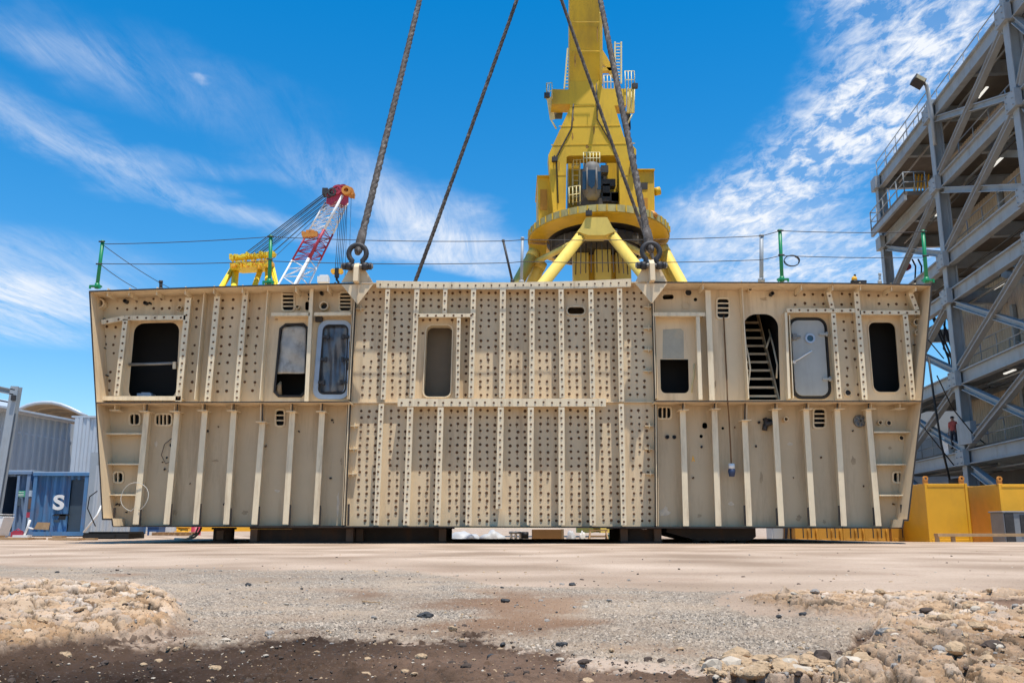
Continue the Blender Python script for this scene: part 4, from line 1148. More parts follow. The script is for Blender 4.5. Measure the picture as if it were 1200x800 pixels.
# ================================================================== grey steel process structure on the right
FX0, FK = 18.2, .112
UF = V((FK, 1, 0)).normalized()
NF = V((1, -FK, 0)).normalized()           # into the building
def fp(Y, z, off=0.0): return V((FX0 + FK * Y, Y, z)) + NF * off
GV = M['galv']
bld = thing('steel_structure', 'tall open grey steel structure with cross bracing, floors and railings at the right edge', 'building', fp(46, 0))
ZL = [3.85, 7.9, 12.3, 14.3, 18.6, 22.7]
YS = [32.5, 36.2, 46.0, 56.2]
ztop = 34
for Y in YS:
    zt_ = ztop if Y < 40 else (22.9 if Y > 50 else 23.6)
    mb = MB(); mb.ibeam(fp(Y, -.5), fp(Y, zt_), .56, .56, .05, .04, NF); mb.build('column', GV, bld)
    for zz in ZL:
        if zz < zt_:
            m = MB(); m.box(fp(Y, zz - .02, -.33), (.30, 1.0, .8), 0, Matrix.Rotation(-math.atan(FK), 3, 'Z')); m.build('gusset', GV, bld)
for Y in YS:
    for off in (5.5, 11):
        mb = MB(); mb.ibeam(fp(Y, -.5, off), fp(Y, 23 if Y > 40 else 32, off), .5, .5, .05, .04, NF); mb.build('column', GV, bld)
for i, z in enumerate(ZL + [27, 31]):
    y1 = YS[-1] if z < 23 else 36.4
    mb = MB(); mb.ibeam(fp(32, z, -.05), fp(y1, z, -.05), .36, .72 if z < 20 else .85, .06, .05); mb.build('floor_beam', GV, bld)
    if i != 2:
        mb = MB()
        c0 = [fp(32, z + .42, .2), fp(y1 + .4, z + .42, .2), fp(y1 + .4, z + .42, 12), fp(32, z + .42, 12)]
        mb.prism(c0, (0, 0, .12)); mb.build('floor_slab', M['slab'], bld)
        for Y in (34.3, 41, 51):
            if Y < y1:
                mb = MB(); mb.ibeam(fp(Y, z, .2), fp(Y, z, 11), .3, .7, .05, .04); mb.build('cross_beam', GV, bld)
    for Y in YS:
        if Y <= y1 + .1:
            mb = MB(); mb.ibeam(fp(Y, z, .3), fp(Y, z, 11), .3, .8, .05, .04); mb.build('cross_beam', GV, bld)
# X bracing
for z0, z1 in ((3.85, 7.9), (7.9, 12.3), (14.3, 18.6), (18.6, 22.7), (22.7, 27)):
    for k in range(len(YS) - 1):
        if z0 > 22 and k > 0: continue
        if z0 > 18 and k == 2: continue
        for a, b, o in ((z0 + .5, z1 - .5, -.02), (z1 - .5, z0 + .5, .1)):
            mb = MB(); mb.ibeam(fp(YS[k] + .5, b, o - .16), fp(YS[k + 1] - .5, a, o - .16), .30, .32, .045, .04); mb.build('cross_brace', GV, bld)
for k in range(3):
    mb = MB(); mb.ibeam(fp(YS[k] + .5, -.3, -.02), fp(YS[k + 1] - .5, 3.2, -.02), .3, .4, .05, .04); mb.build('cross_brace', GV, bld)
# railings
for z, off, y0, y1 in ((3.85, .35, 32.6, 56), (7.9, .35, 32.6, 46), (12.3, 1.6, 32.6, 46), (14.3, .35, 32.6, 46), (18.6, .35, 32.6, 46), (22.7, .35, 32.6, 56), (22.7, -.1, 46, 56.4), (27, .4, 32.6, 36)):
    mb = MB(); n = int((y1 - y0) / 1.9); rail(mb, fp(y0, z + .5, off), fp(y1, z + .5, off), 1.1, n, .03); mb.build('railing', GV, bld)
# stairs inside
for z0, z1 in ((3.85, 7.9), (7.9, 12.3), (14.3, 18.6)):
    mb = MB()
    for off in (1.3, 2.3):
        mb.beam(fp(33, z0 + .4, off), fp(43, z1 + .4, off), .06, .35)
    n = 18
    for k in range(n): mb.box(fp(33 + 10 * (k + .5) / n, z0 + .5 + (z1 - z0) * (k + .5) / n, 1.8), (1.0, .3, .05))
    for off in (1.3, 2.3):
        for k in range(7):
            p = fp(33 + 10 * k / 6, z0 + .4 + (z1 - z0) * k / 6, off); mb.tube([p, p + V((0, 0, 1.1))], .03, 6)
        for h in (.55, 1.1): mb.tube([fp(33, z0 + .4 + h, off), fp(43, z1 + .4 + h, off)], .03, 6)
    mb.build('stair', GV, bld)
# cladding (corrugated) behind
def corrugated(a, b, z0, z1, pitch, amp, nrm, mi=0):
    """sheet from a to b (xy), ribs along z"""
    a = V(a); b = V(b); L = (b - a).length; n = max(2, int(L / pitch)); mb = MB(); vs = []
    d = (b - a).normalized(); nrm = V(nrm)
    prof = []
    for k in range(n):
        for f_, s_ in ((0, 0), (.3, 0), (.5, 1), (.8, 1)): prof.append(((k + f_) * L / n, s_))
    prof.append((L, 0))
    for t, s_ in prof:
        p = a + d * t + nrm * (amp * s_)
        vs += [(p.x, p.y, z0), (p.x, p.y, z1)]
    m = len(prof)
    fs = [(2 * i, 2 * i + 2, 2 * i + 3, 2 * i + 1) for i in range(m - 1)]
    mb.add(vs, fs, mi)
    return mb
def solid(o, t=.01):
    md = o.modifiers.new('thick', 'SOLIDIFY'); md.thickness = t; md.offset = 0
    return o
for za, zb in ((4.4, 7.5), (8.4, 13.4), (14.9, 18.2), (19.2, 22.3)):
    a = fp(32, 0, 2.7); b = fp(52, 0, 2.7)
    solid(corrugated(a, b, za, zb, .32, .05, -NF).build('cladding', M['clad'], bld, fix=False))
solid(corrugated(fp(52.05, 0, 2.7), fp(52.05, 0, 12), 4.4, 22.3, .32, .05, -UF).build('cladding', M['clad'], bld, fix=False))
mb = MB(); mb.prism([fp(60, -.3, -5), fp(60, -.3, 8), fp(60, 8.0, 8), fp(60, 8.0, -5)], UF * .2); mb.build('rear_wall', M['shed2'], bld)
mb = MB(); mb.box(fp(44.5, 5.6, 2.62), (.12, 1.6, 2.3)); mb.build('doorway', M['black'], bld)
mb = MB(); mb.box(fp(40, 20.5, 2.62), (.12, 2.2, 2.6)); mb.build('doorway', M['black'], bld)
for Y in (37, 42):
    for za in (4.4, 8.4, 14.9):
        mb = MB(); mb.box(fp(Y + 3, za + 1.6, 2.5), (.2, .25, 3.1)); mb.build('wall_post', GV, bld)
mb = MB(); mb.prism([fp(32, -.4, 2.75), fp(57, -.4, 2.75), fp(57, 3.3, 2.75), fp(32, 3.3, 2.75)], NF * .15); mb.build('under_floor_shade_sheet', mat('under_floor_shade', (.12, .11, .10), .85, var=.25, vscale=.6), bld)  # dark sheet added so the space under the floor reads as shade
# strip lights below the floors
for z, off, Y in ((7.9, 1.4, 43.6), (7.9, 1.6, 50), (12.3, 1.4, 43.8), (14.3, 1.5, 50.5), (18.6, 1.7, 43.0), (18.6, 1.4, 51), (22.7, 1.6, 43.5), (22.7, 1.4, 50), (7.9, 1.5, 38.5), (3.85, 1.3, 45), (3.85, 1.4, 50.0), (18.6, 1.5, 36.4)):
    mb = MB(); p = fp(Y, z - .06, off); mb.beam(p - UF * .6, p + UF * .6, .13, .06); mb.build('strip_light', M['tube'], bld)
# outer balcony on the far bay
def pq(poly, Y): return P(poly, Y)
by0, by1, bz = 47.8, 55.0, 19.1
c0 = [fp(by0 + 1, bz, -1.05), fp(by1 + .6, bz, -1.05), fp(by1 + .6, bz, .3), fp(by0 + 1, bz, .3)]
mb = MB(); mb.prism(c0, (0, 0, .25)); mb.build('balcony', M['slab'], bld)
railing(bld, GV, fp(by0 + 1, bz + .2, -1.0), fp(by1 + .6, bz + .2, -1.0), 1.2, 5, .035); railing(bld, GV, fp(by1 + .6, bz + .2, -1.0), fp(by1 + .6, bz + .2, .3), 1.2, 2, .035); railing(bld, GV, fp(by0 + 1, bz + .2, -1.0), fp(by0 + 1, bz + .2, .2), 1.2, 2, .035)
mb = MB(); mb.beam(fp(by0 + 1, bz - .1, -.98), fp(by1 + .6, bz - .1, -.98), .16, .35); mb.build('balcony_edge', GV, bld)
mb = MB()
for k in range(5):
    p = fp(52.5, bz + .3, .6 + .2 * k); mb.tube([p, p + V((0.4, 0, 2.4))], .05, 6)
mb.build('yellow_handrail', M['lemon'], bld)
# pipes and cables in the far bay
mb = MB()
for k in range(7):
    a = fp(50 + k * .8, 8.6 + .3 * k, 1 + .4 * k); mb.tube([a, a + V((rnd.uniform(-.6, .6), .6, 1.2)), a + V((rnd.uniform(-.4, .4), 1.4, 2.6 + rnd.random() * 2))], .06, 6)
mb.build('pipework', M['darksteel'], bld)
mb = MB(); p = at(1064, 312, 53); mb.ring(p, (0, 1, 0), .22, .08, .3, 16); mb.build('hose_reel', M['red'], bld)
mb = MB(); 
for x in (1093, 1100, 1106): mb.tube([at(x - 24, 304, 52), at(x - 20, 312, 51.5), at(x - 21, 333, 51)], .05, 8)
mb.build('pipework', M['darksteel'], bld)
mb = MB()
for a, b in (((1085, 395), (1106, 420)), ((1078, 495), (1118, 545))): mb.tube([at(*a, 44.5), at(*lerp2(a, b, .5), 44.4), at(*b, 44.6)], .03, 6)
mb.tube([at(1088, 418, 43.5), at(1095, 470, 43.5), at(1103, 520, 43.4), at(1113, 562, 43.3)], .055, 8)
mb.tube([at(1098, 440, 43.5), at(1116, 478, 44.5), at(1140, 508, 44.5), at(1155, 520, 44.5)], .03, 6)
mb.build('pipework', M['black'], bld)
mb = MB(); mb.box(at(1117, 523, 49), (.9, .7, 1.0)); mb.build('white_cabinet', M['white'], bld)
mb = MB(); mb.box(fp(45.2, 5.0, -.3), (.3, 1.4, 1.1)); mb.build('junction_box', GV, bld)

for z_, off_, r_ in ((7.3, .5, .07), (7.05, .5, .05), (11.7, .45, .07), (13.6, .6, .06), (18.0, .5, .07), (17.7, .55, .05), (22.1, .5, .07), (3.2, .5, .08)):
    mb = MB(); mb.tube([fp(32.6, z_, off_), fp(44, z_, off_), fp(44.6, z_ + .2, off_ + .3), fp(55, z_ + .2, off_ + .3)], r_, 6); mb.build('pipe_run', M['steel'] if r_ > .06 else M['machinery'], bld)
for Y_, z_, s_ in ((40.5, 5.9, .7), (38, 9.6, .8), (43.5, 15.9, .6), (39.4, 16.4, .9), (42.5, 20.3, .7)):
    mb = MB(); mb.box(fp(Y_, z_, 2.45), (.3, s_, s_ * 1.3)); mb.build('wall_cabinet', M['shed2'], bld)
for Y_ in YS[1:]:
    for z_ in ZL:
        if z_ < 23 or Y_ < 40:
            for q_ in (-.3, 0, .3):
                for e_ in (-.3, .3):
                    mb = MB(); p_ = fp(Y_ + e_, z_ + q_, -.5); mb.tube([p_, p_ - NF * .05], .035, 6); mb.build('bolt', GV, bld) if Y_ < 50 and len(bld.children) < 320 else None
# floodlight on the column top
th = thing('floodlight', 'dark square floodlight on a bent pole at the top of the grey structure', 'floodlight', at(1095, 165, 45.2), None)
mb = MB(); mb.tube([at(1096, 170, 45.2), at(1091, 130, 45.2), at(1086, 101, 45.2), at(1083.5, 97, 45.2)], .10, 10); mb.build('pole', GV, th)
mb = MB(); p = at(1076, 96, 45.1); rot = Matrix.Rotation(R(32), 3, 'Y') @ Matrix.Rotation(R(-28), 3, 'X')
mb.box(p, (.62, .5, .5), 0, rot); mb.box(p + rot @ V((0, .05, .3)), (.5, .4, .12), 0, rot); mb.build('housing', M['darksteel'], th)
mb = MB(); mb.box(p + rot @ V((0, -.27, -.02)), (.5, .03, .4), 0, rot); mb.build('lens', mat('lamp_lens', (.30, .25, .14), .3), th)

# ================================================================== yellow containers and things on the right
ZG = -.36
def gbox(x0, x1, y0, Y, depth, zb=ZG):
    a = at(x0, y0, Y); b = at(x1, y0, Y)
    return a.x, b.x, zb, a.z
def container(x0, x1, ytop, Y, depth, m, label, seams=(), lug=True, name='container', ribs=None):
    xa, xb, zb, zt_ = gbox(x0, x1, ytop, Y, depth)
    th = thing(name, label, 'container', ((xa + xb) / 2, Y + depth / 2, zb))
    mb = MB(); mb.box(((xa + xb) / 2, Y + depth / 2, (zb + zt_) / 2 + .06), (xb - xa, depth, zt_ - zb - .12)); 
    for X in (xa + .04, xb - .04):
        for yy in (Y - .012, Y + depth - .08): mb.box((X, yy + .03, (zb + zt_) / 2 + .06), (.10, .10, zt_ - zb - .1))
    mb.box(((xa + xb) / 2, Y + .01, zt_ - .06), (xb - xa - .2, .06, .11)); mb.box(((xa + xb) / 2, Y + .01, zb + .2), (xb - xa - .2, .06, .14))
    mb.build('body', m, th, bevel=.012)
    for t in seams:
        X = xa + (xb - xa) * t; s = MB(); s.box((X, Y - .004, (zb + zt_) / 2 + .1), (.035, .02, zt_ - zb - .4)); s.build('door_seam', M['edge'], th)
        s = MB(); s.tube([(X + .18, Y - .05, zb + .3), (X + .18, Y - .05, zt_ - .2)], .02, 6); s.build('lock_rod', m, th)
    if lug:
        for X in (xa + .08, xb - .15):
            s = MB(); s.box((X, Y + .08, zt_ + .05), (.16, .12, .24)); s.ring((X, Y + .0, zt_ + .2), (0, 1, 0), .10, .05, .08, 12); s.build('lifting_eye', M['orange'], th)
    for X in (xa + .3, xb - .3):
        s = MB(); s.box((X, Y + .2, zb + .06), (.3, .4, .14)); s.build('foot', M['darksteel'], th)
    return th, xa, xb, zb, zt_
container(1083, 1132.5, 566.5, 35.0, 3.2, M['contyellow'], 'bright yellow-orange steel container with lifting eyes and a smooth end, nearest the ship section')
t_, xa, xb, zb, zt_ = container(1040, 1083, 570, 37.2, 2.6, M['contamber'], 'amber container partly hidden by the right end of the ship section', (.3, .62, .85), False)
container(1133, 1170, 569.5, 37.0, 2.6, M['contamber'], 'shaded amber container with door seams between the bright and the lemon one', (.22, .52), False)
t_, xa, xb, zb, zt_ = container(1170, 1228, 567, 34.6, 3.0, M['lemon'], 'lemon yellow container at the right edge behind a grey cabinet')
th = thing('power_cabinet', 'grey cabinet with dark recessed door in front of the lemon container', 'cabinet', at(1196, 640, 33.0))
xa = at(1181, 630, 33).x; z1 = at(1181, 601, 33).z
mb = MB(); mb.box((xa + .7, 33.6, (z1 - .5) / 2 + .02), (1.4, .9, z1 + .5)); mb.box((xa + .7, 33.6, z1 + .05), (1.5, 1.0, .06)); mb.build('body', mat('grey_enamel', (.22, .23, .24), .5), th, bevel=.02)
mb = MB(); mb.box((xa + .2, 33.14, .35), (.32, .05, 1.0)); mb.box((xa + .85, 33.14, .45), (.5, .05, .7)); mb.build('door', M['darksteel'], th)
# trestle / long timber bench
th = thing('timber_trestle', 'long low brown timber bench frame in front of the yellow containers', 'trestle', at(1150, 640, 31))
za = at(1100, 626.5, 31).z; x0 = at(1097, 630, 31).x; x1 = at(1230, 630, 31).x
mb = MB(); mb.box(((x0 + x1) / 2, 31, za), (x1 - x0, .3, .10)); mb.build('top_rail', M['wood'], th)
for px in (1098.3, 1117, 1215):
    X = at(px, 632, 31).x; mb = MB(); mb.box((X, 31, za / 2 - .24), (.11, .11, za + .46)); mb.build('leg', M['wood'], th)
mb = MB(); mb.box((x0 + 1.9, 31.5, za), (3.0, .12, .09)); mb.build('rear_rail', M['wood'], th)

# row of amber containers seen below the section
for i, (xa_, xb_) in enumerate(((931, 958), (958.6, 986), (987, 1012), (1012.6, 1040))):
    lab = ['leftmost small amber skip in the row glimpsed under the ship section', 'second amber skip from the left in the row glimpsed under the ship section', 'third amber skip from the left in the row glimpsed under the ship section', 'rightmost amber skip in the row glimpsed under the ship section'][i]
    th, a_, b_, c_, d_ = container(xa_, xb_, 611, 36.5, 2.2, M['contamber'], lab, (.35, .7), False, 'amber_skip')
    th['group'] = 'amber skips in a row behind the ship section'; th['category'] = 'skip'

# ================================================================== left sheds and containers
shed = thing('corrugated_shed', 'grey corrugated metal shed with curved tan roof at the far left', 'shed', at(45, 620, 48))
SY = 48.0
def wallseg(p0, Y0, p1, Y1, zb, par, m, pitch=.36, amp=.08):
    a = at(*p0, Y0); b = at(*p1, Y1)
    a2 = V((a.x, a.y, 0)); b2 = V((b.x, b.y, 0)); d = (b2 - a2).normalized(); n_ = V((d.y, -d.x, 0))
    mb = MB(); vs = []; L = (b2 - a2).length; n = int(L / pitch); prof = []
    for k in range(n):
        for f_, s_ in ((0, 0), (.35, 0), (.5, 1), (.85, 1)): prof.append(((k + f_) / n, s_))
    prof.append((1, 0))
    for t, s_ in prof:
        p = a2.lerp(b2, t) + n_ * amp * s_; vs += [(p.x, p.y, zb), (p.x, p.y, a.z + (b.z - a.z) * t)]
    mb.add(vs, [(2 * i, 2 * i + 2, 2 * i + 3, 2 * i + 1) for i in range(len(prof) - 1)])
    o = mb.build('wall', m, par, fix=False); solid(o)
    return a, b
a, b = wallseg((-60, 470), 46, (90, 497.5), 52, 0, shed, M['shed'])
mb = MB(); mb.beam(a + V((0, -.55, .12)), b + V((0, -.55, .12)), 1.1, .1); mb.build('eave', M['shed2'], shed)
mb = MB(); mb.beam(a + V((0, -.02, -1.0)), b + V((0, -.02, -1.0)), .06, .1); mb.build('girt', M['shed2'], shed)
# pale roof plane on the left and the tan barrel roof behind
mb = MB(); mb.prism([at(-60, 468, 46.5), at(14, 479, 49.6), at(22, 472, 58), at(-60, 462, 58)], (0, 0, .1)); mb.build('roof', M['shed2'], shed)
arc = [(20, 482), (26, 478.2), (33, 475.2), (42, 472.8), (52, 471.8), (62, 472.0), (72, 474.2), (82, 478), (92, 482.8), (101, 487.5)]
barn = thing('barrel_roof_shed', 'shed with tan ribbed barrel roof seen above the grey corrugated wall', 'shed', at(60, 610, 70))
mb = MB(); vs = []; n = len(arc)
front = P(arc, 66); back = [p + V((-6, 26, 0)) for p in front]
for i in range(n - 1):
    mb.prism([front[i], front[i + 1], back[i + 1], back[i]], (0, 0, .12), 0)
mb.build('roof', M['roof'], barn)
for j in range(12):
    mb = MB(); t = j / 11; mb.tube([front[i].lerp(back[i], t) + V((0, -.1, .0)) for i in range(n)], .14, 6); mb.build('roof_rib', M['shed2'] if j == 0 else M['roof'], barn)
mb = MB(); mb.box((sum(p.x for p in front) / n - 3, 92, front[0].z / 2), (front[-1].x - front[0].x, .3, front[0].z)); mb.build('rear_wall', M['roof'], barn)
for X in (front[0].x + .2, front[-1].x - .2):
    mb = MB(); mb.box((X - 1, 79, front[0].z / 2 - .1), (.2, 24, front[0].z - .3)); mb.build('side_wall', M['shed2'], barn)
annex = thing('zinc_annex', 'taller narrow block of pale zinc sheeting between the shed and the ship section', 'shed', at(110, 620, 49))
wallseg((90, 489), 49, (150, 489), 49.5, 0, annex, M['shed2'], .36)
mb = MB(); mb.box((at(120, 489, 49).x, 52, at(120, 489, 49).z + .05), (3.4, 6, .1)); mb.build('roof', M['shed2'], annex)
mb = MB(); mb.box((at(90.3, 489, 49).x - .05, 52, at(90, 489, 49).z / 2), (.1, 6, at(90, 489, 49).z - .05)); mb.build('wall', M['shed2'], annex)

# post with arm
th = thing('steel_gantry_post', 'leaning grey steel post with a horizontal arm at the left edge', 'post', at(4, 625, 34))
mb = MB(); a = at(3, 552, 34); b = at(19.5, 453, 34); d = (b - a); mb.ibeam(a - d * .8, b, .3, .3, .04, .04, (0, 1, 0)); mb.build('post', GV, th)
mb = MB(); mb.ibeam(at(-30, 450, 34), at(19, 460, 34), .3, .22, .04, .04); mb.build('arm', GV, th)
mb = MB(); mb.tube([at(16, 466, 34), at(10, 471, 34), at(-6, 468, 34)], .03, 6); mb.box(at(16, 466, 33.8), (.14, .14, .2)); mb.build('bracket', M['darksteel'], th)

def corr_container(x0, x1, ytl, ytr, Y, depth, m, label, recess, zb=.03):
    a = at(x0, ytl, Y); b = at(x1, ytr, Y)
    th = thing('shipping_container', label, 'container', ((a.x + b.x) / 2, Y + depth / 2, zb))
    zt_ = (a.z + b.z) / 2
    r0 = at(recess[0], 600, Y).x; r1 = at(recess[1], 600, Y).x; zr_ = at(recess[0], recess[2], Y).z
    # corrugated face pieces left/right/above of the opening
    def face(xa, xb, z0, z1):
        if xb - xa < .1: return
        n = max(1, round((xb - xa) / .30)); vs = []; prof = []
        for k in range(n):
            for f_, s_ in ((0, 0), (.25, 0), (.5, 1), (.75, 1)): prof.append(((k + f_) / n, s_))
        prof.append((1, 0)); mb = MB()
        for t, s_ in prof: vs += [(xa + (xb - xa) * t, Y + .05 + .10 * s_, z0), (xa + (xb - xa) * t, Y + .05 + .10 * s_, z1)]
        mb.add(vs, [(2 * i, 2 * i + 2, 2 * i + 3, 2 * i + 1) for i in range(len(prof) - 1)])
        solid(mb.build('corrugated_wall', m, th, fix=False), .012)
    face(a.x + .09, r0, zb + .15, zt_ - .12); face(r1, b.x - .09, zb + .15, zt_ - .12); face(r0, r1, zr_, zt_ - .12)
    mb = MB()
    mb.box(((a.x + b.x) / 2, Y, zt_ - .06), (b.x - a.x + .1, .24, .12)); mb.box(((a.x + b.x) / 2, Y, zb + .08), (b.x - a.x + .1, .22, .16))
    for X in (a.x + .05, b.x - .05): mb.box((X, Y, (zb + zt_) / 2), (.14, .2, zt_ - zb - .28))
    mb.build('frame', m, th)
    mb = MB(); mb.box(((a.x + b.x) / 2, Y + depth / 2, zt_ + .02), (b.x - a.x + .2, depth + .1, .04)); mb.build('roof', M['shed2'], th)
    mb = MB()
    for X in (a.x + .03, b.x - .03): mb.box((X, Y + depth / 2 + .12, (zb + zt_) / 2), (.05, depth - .1, zt_ - zb - .06))
    mb.box(((a.x + b.x) / 2, Y + depth, (zb + zt_) / 2), (b.x - a.x, .05, zt_ - zb - .06)); mb.box(((a.x + b.x) / 2, Y + depth / 2 + .12, zb + .05), (b.x - a.x - .1, depth - .1, .06))
    mb.build('shell', m, th)
    return th, a, b, r0, r1, zt_, zr_
th, a, b, r0, r1, zt_, zr_ = corr_container(-16, 37.5, 551, 553, 36.5, 5, M['paleblue'], 'faded pale blue container with an open dark doorway and green sign', (-10, 20, 558))
mb = MB(); 
for X in (r0 + .03, r1 - .03): mb.box((X, 36.46, (zr_ + .15) / 2), (.1, .14, zr_ - .1))
mb.build('door_frame', M['paleblue'], th)
mb = MB(); mb.box((at(24.3, 578, 36.4).x, 36.42, at(24.3, 578.3, 36.4).z), (.34, .02, .24)); sg = mb.build('sign', M['signgreen'], th)
mb = MB()
for dz in (.06, -.02, -.07): mb.box((at(24.3, 578, 36.4).x, 36.406, at(24.3, 578.3, 36.4).z + dz), (.24, .006, .022))
mb.build('sign_marks', M['white'], sg)
mb = MB(); mb.box((at(22.5, 588, 36.4).x, 36.42, at(22.5, 588, 36.4).z), (.10, .03, .3)); mb.build('hatch', M['darkblue'], th)
th, a, b, r0, r1, zt_, zr_ = corr_container(42.5, 105, 553.5, 554, 36.0, 6, M['blue'], 'blue corrugated container with a white letter S and a dark recessed door', (79, 103.5, 562))
mb = MB(); mb.box(((r0 + r1) / 2, 36.16, (zr_ + .1) / 2), (r1 - r0, .05, zr_)); dr = mb.build('door', M['darkblue'], th)
mb = MB(); mb.tube([at(99.5, 582, 36.05), at(99.5, 590, 36.05)], .04, 6); mb.build('handle', M['steel'], dr)
# the white letter
cu = bpy.data.curves.new('letter', 'FONT'); cu.body = 'S'; cu.size = 1.05; cu.extrude = .012; cu.align_x = 'CENTER'; cu.offset = .035
to = bpy.data.objects.new('letter', cu); COL.objects.link(to)
bpy.context.view_layer.update()
me = bpy.data.meshes.new_from_object(to.evaluated_get(bpy.context.evaluated_depsgraph_get()))
bpy.data.objects.remove(to)
p = at(68, 596.3, 36.02); me.transform(Matrix.Translation(p - LOC[th.name]) @ Matrix.Rotation(math.pi / 2, 4, 'X') @ Matrix.Diagonal((.92, .74, 1, 1)))
me.materials.clear(); me.materials.append(M['white'])
o = bpy.data.objects.new('letter', me); COL.objects.link(o); o.parent = th
for (x, y, w, h, m) in ((49, 616, .62, .30, 'wood'), (71, 603, .7, .08, 'black'), (72.5, 605.5, .3, .22, 'black'), (66, 610, .25, .1, 'darkblue')):
    mb = MB(); q = at(x, y, 36.02); mb.prism([(q.x - w / 2, q.y, q.z - h * .4), (q.x + w * .45, q.y, q.z - h / 2), (q.x + w / 2, q.y, q.z + h * .45), (q.x - w * .3, q.y, q.z + h / 2)], (0, .02, 0)); mb.build('worn_patch', M[m], th)
mb = MB()
for k, (x, y) in enumerate(((39.5, 578), (38.8, 590), (36.5, 603), (37.5, 612), (38.5, 620))): q = at(x, y, 36.2); mb.box(q, (.22, .3, rnd.uniform(.2, .45)), k % 3)
alone(mb, 'junk_stack', [M['shed2'], M['beamend'], M['red']], 'narrow stack of rusty and pale scrap between the two blue containers', 'scrap')
# leaning grey beam and sheeting beside the block
mb = MB(); a = at(104.5, 624, 34); b = at(113, 530, 34); mb.ibeam(a, b, .28, .22, .03, .03, (0, 1, 0))
alone(mb, 'leaning_beam', GV, 'grey steel beam leaning beside the blue container', 'beam')
th = thing('sheet_stack', 'leaning pale corrugated sheets behind the lower left corner of the ship section', 'sheets', at(125, 625, 33))
mb = corrugated(at(106, 620, 33).to_2d().to_3d() + V((0, 0, 0)), at(152, 620, 33).to_2d().to_3d(), .05, at(130, 545, 33).z, .22, .04, (0, -1, 0))
solid(mb.build('sheet', M['shed'], th, fix=False))
mb = corrugated(at(109, 620, 33.3).to_2d().to_3d(), at(140, 620, 33.3).to_2d().to_3d(), .05, at(130, 535, 33).z, .22, .04, (0, -1, 0))
solid(mb.build('sheet', M['paleblue'], th, fix=False))
mb = MB(); mb.tube([at(98, 623, 32), at(107, 612, 31.8), at(114, 603, 31.9), at(119, 592, 32)], .035, 6)
alone(mb, 'white_pipe', M['white'], 'thin white pipe leaning at the lower left corner of the ship section', 'pipe')
mb = MB(); a = at(114, 575, 31.5); mb.tube([a, a + V((-.25, 0, -.2)), a + V((-.28, 0, -.6)), a + V((0.05, 0, -1.2))], .02, 6)
alone(mb, 'black_cable', M['black'], 'black cable dangling beside the left edge of the ship section', 'cable')

# ---- low clutter along the far edge
def sh(mb, dy):
    mb.v = [(x, y + dy, z + ZB) for x, y, z in mb.v]


def put(x0, x1, y0, y1, Y):
    a = at(x0, y1, Y); b = at(x1, y0, Y)
    return (a.x + b.x) / 2, (b.x - a.x), max(.05, b.z - (ZB if Y >= 36 else 0))
ZB = -.24
cx, w, h = put(97, 151, 623.5, 632, 28)
mb = MB(); mb.box((cx, 28.6, h / 2), (w, 1.2, h * .9)); mb.box((cx + .1, 28.5, h * .98), (w * .92, 1.0, .05)); mb.box((cx - .2, 27.98, h * .4), (w * .7, .05, h * .5))
alone(mb, 'rubber_mats', M['rubber'], 'low stack of black rubber mats under the left corner of the ship section', 'mats')
for (x0, x1, yt, Y, nm, m, lab) in ((-20, 37, 627.5, 26, 'timber_plank', 'wood', 'weathered plank lying left of the blue containers'), (60, 96, 629, 25, 'timber_plank', 'wood', 'thin plank on the ground below the letter S'),
                                    (182, 229, 623, 40, 'timber_pallet', 'wood', 'bare timber pallet behind the left end of the ship section'), (186, 226, 628.5, 38, 'steel_plate', 'steel', 'flat steel plate on the ground in front of the timber pallet')):
    cx, w, h = put(x0, x1, yt, 632, Y)
    mb = MB()
    if nm == 'timber_pallet':
        for k in range(7): mb.box((cx - w / 2 + (k + .5) * w / 7, Y, h - .02), (w / 7 * .8, 1.0, .03))
        for k in (-.4, 0, .4): mb.box((cx, Y + k, h - .09), (w, .09, .1))
        for k in (-.48, 0, .48): mb.box((cx + k * w, Y, .05), (.1, 1.0, max(.04, h - .14)))
    else:
        mb.box((cx, Y, .04), (w, .35, .06)); mb.box((cx + .3, Y + .4, .035), (w * .8, .22, .05)); mb.box((cx - w * .3, Y + .1, .10), (w * .3, .3, .05))
    if Y >= 36: sh(mb, 0)
    alone(mb, nm, M[m], lab, 'timber' if m == 'wood' else 'plate')
def blob(x0, x1, yt, Y, m, name, label, cat, seed=1, sub=2):
    cx, w, h = put(x0, x1, yt, 634, Y); h = max(h, .1)
    mb = MB(); bm = bmesh.new(); bmesh.ops.create_icosphere(bm, subdivisions=3, radius=1)
    rr = random.Random(seed); ph = [rr.uniform(0, 6) for _ in range(6)]
    for v in bm.verts:
        k = 1 + .16 * math.sin(4 * v.co.x + ph[0]) * math.sin(5 * v.co.z + ph[1]) + .1 * math.sin(9 * v.co.x + ph[2] + 4 * v.co.y)
        v.co = V((v.co.x * w / 2 * k, v.co.y * w * .35 * k, max(-.03, v.co.z * k) * h * .95))
    vs = [(v.co.x + cx, v.co.y + Y, v.co.z + (ZB if Y >= 36 else 0)) for v in bm.verts]; fs = [tuple(v.index for v in f.verts) for f in bm.faces]; bm.free()
    mb.add(vs, fs, 0, True)
    return alone(mb, name, M[m] if isinstance(m, str) else m, label, cat)
blob(524, 562, 622.5, 41, 'tarp', 'tarp_heap', 'low heap under pale tarpaulin glimpsed below the middle, the left one', 'heap', 2)
blob(563, 592, 622, 40, 'tarp', 'tarp_heap', 'white mounded sheet heap glimpsed below the middle, right of the other heap', 'heap', 3)
blob(664, 675, 621, 39.5, 'tarp', 'plastic_bag', 'crumpled white plastic bag right of the brown board box', 'bag', 5)
blob(679, 686, 622, 39, 'white', 'round_float', 'small round white float between the bag and a timber trestle', 'float', 6)
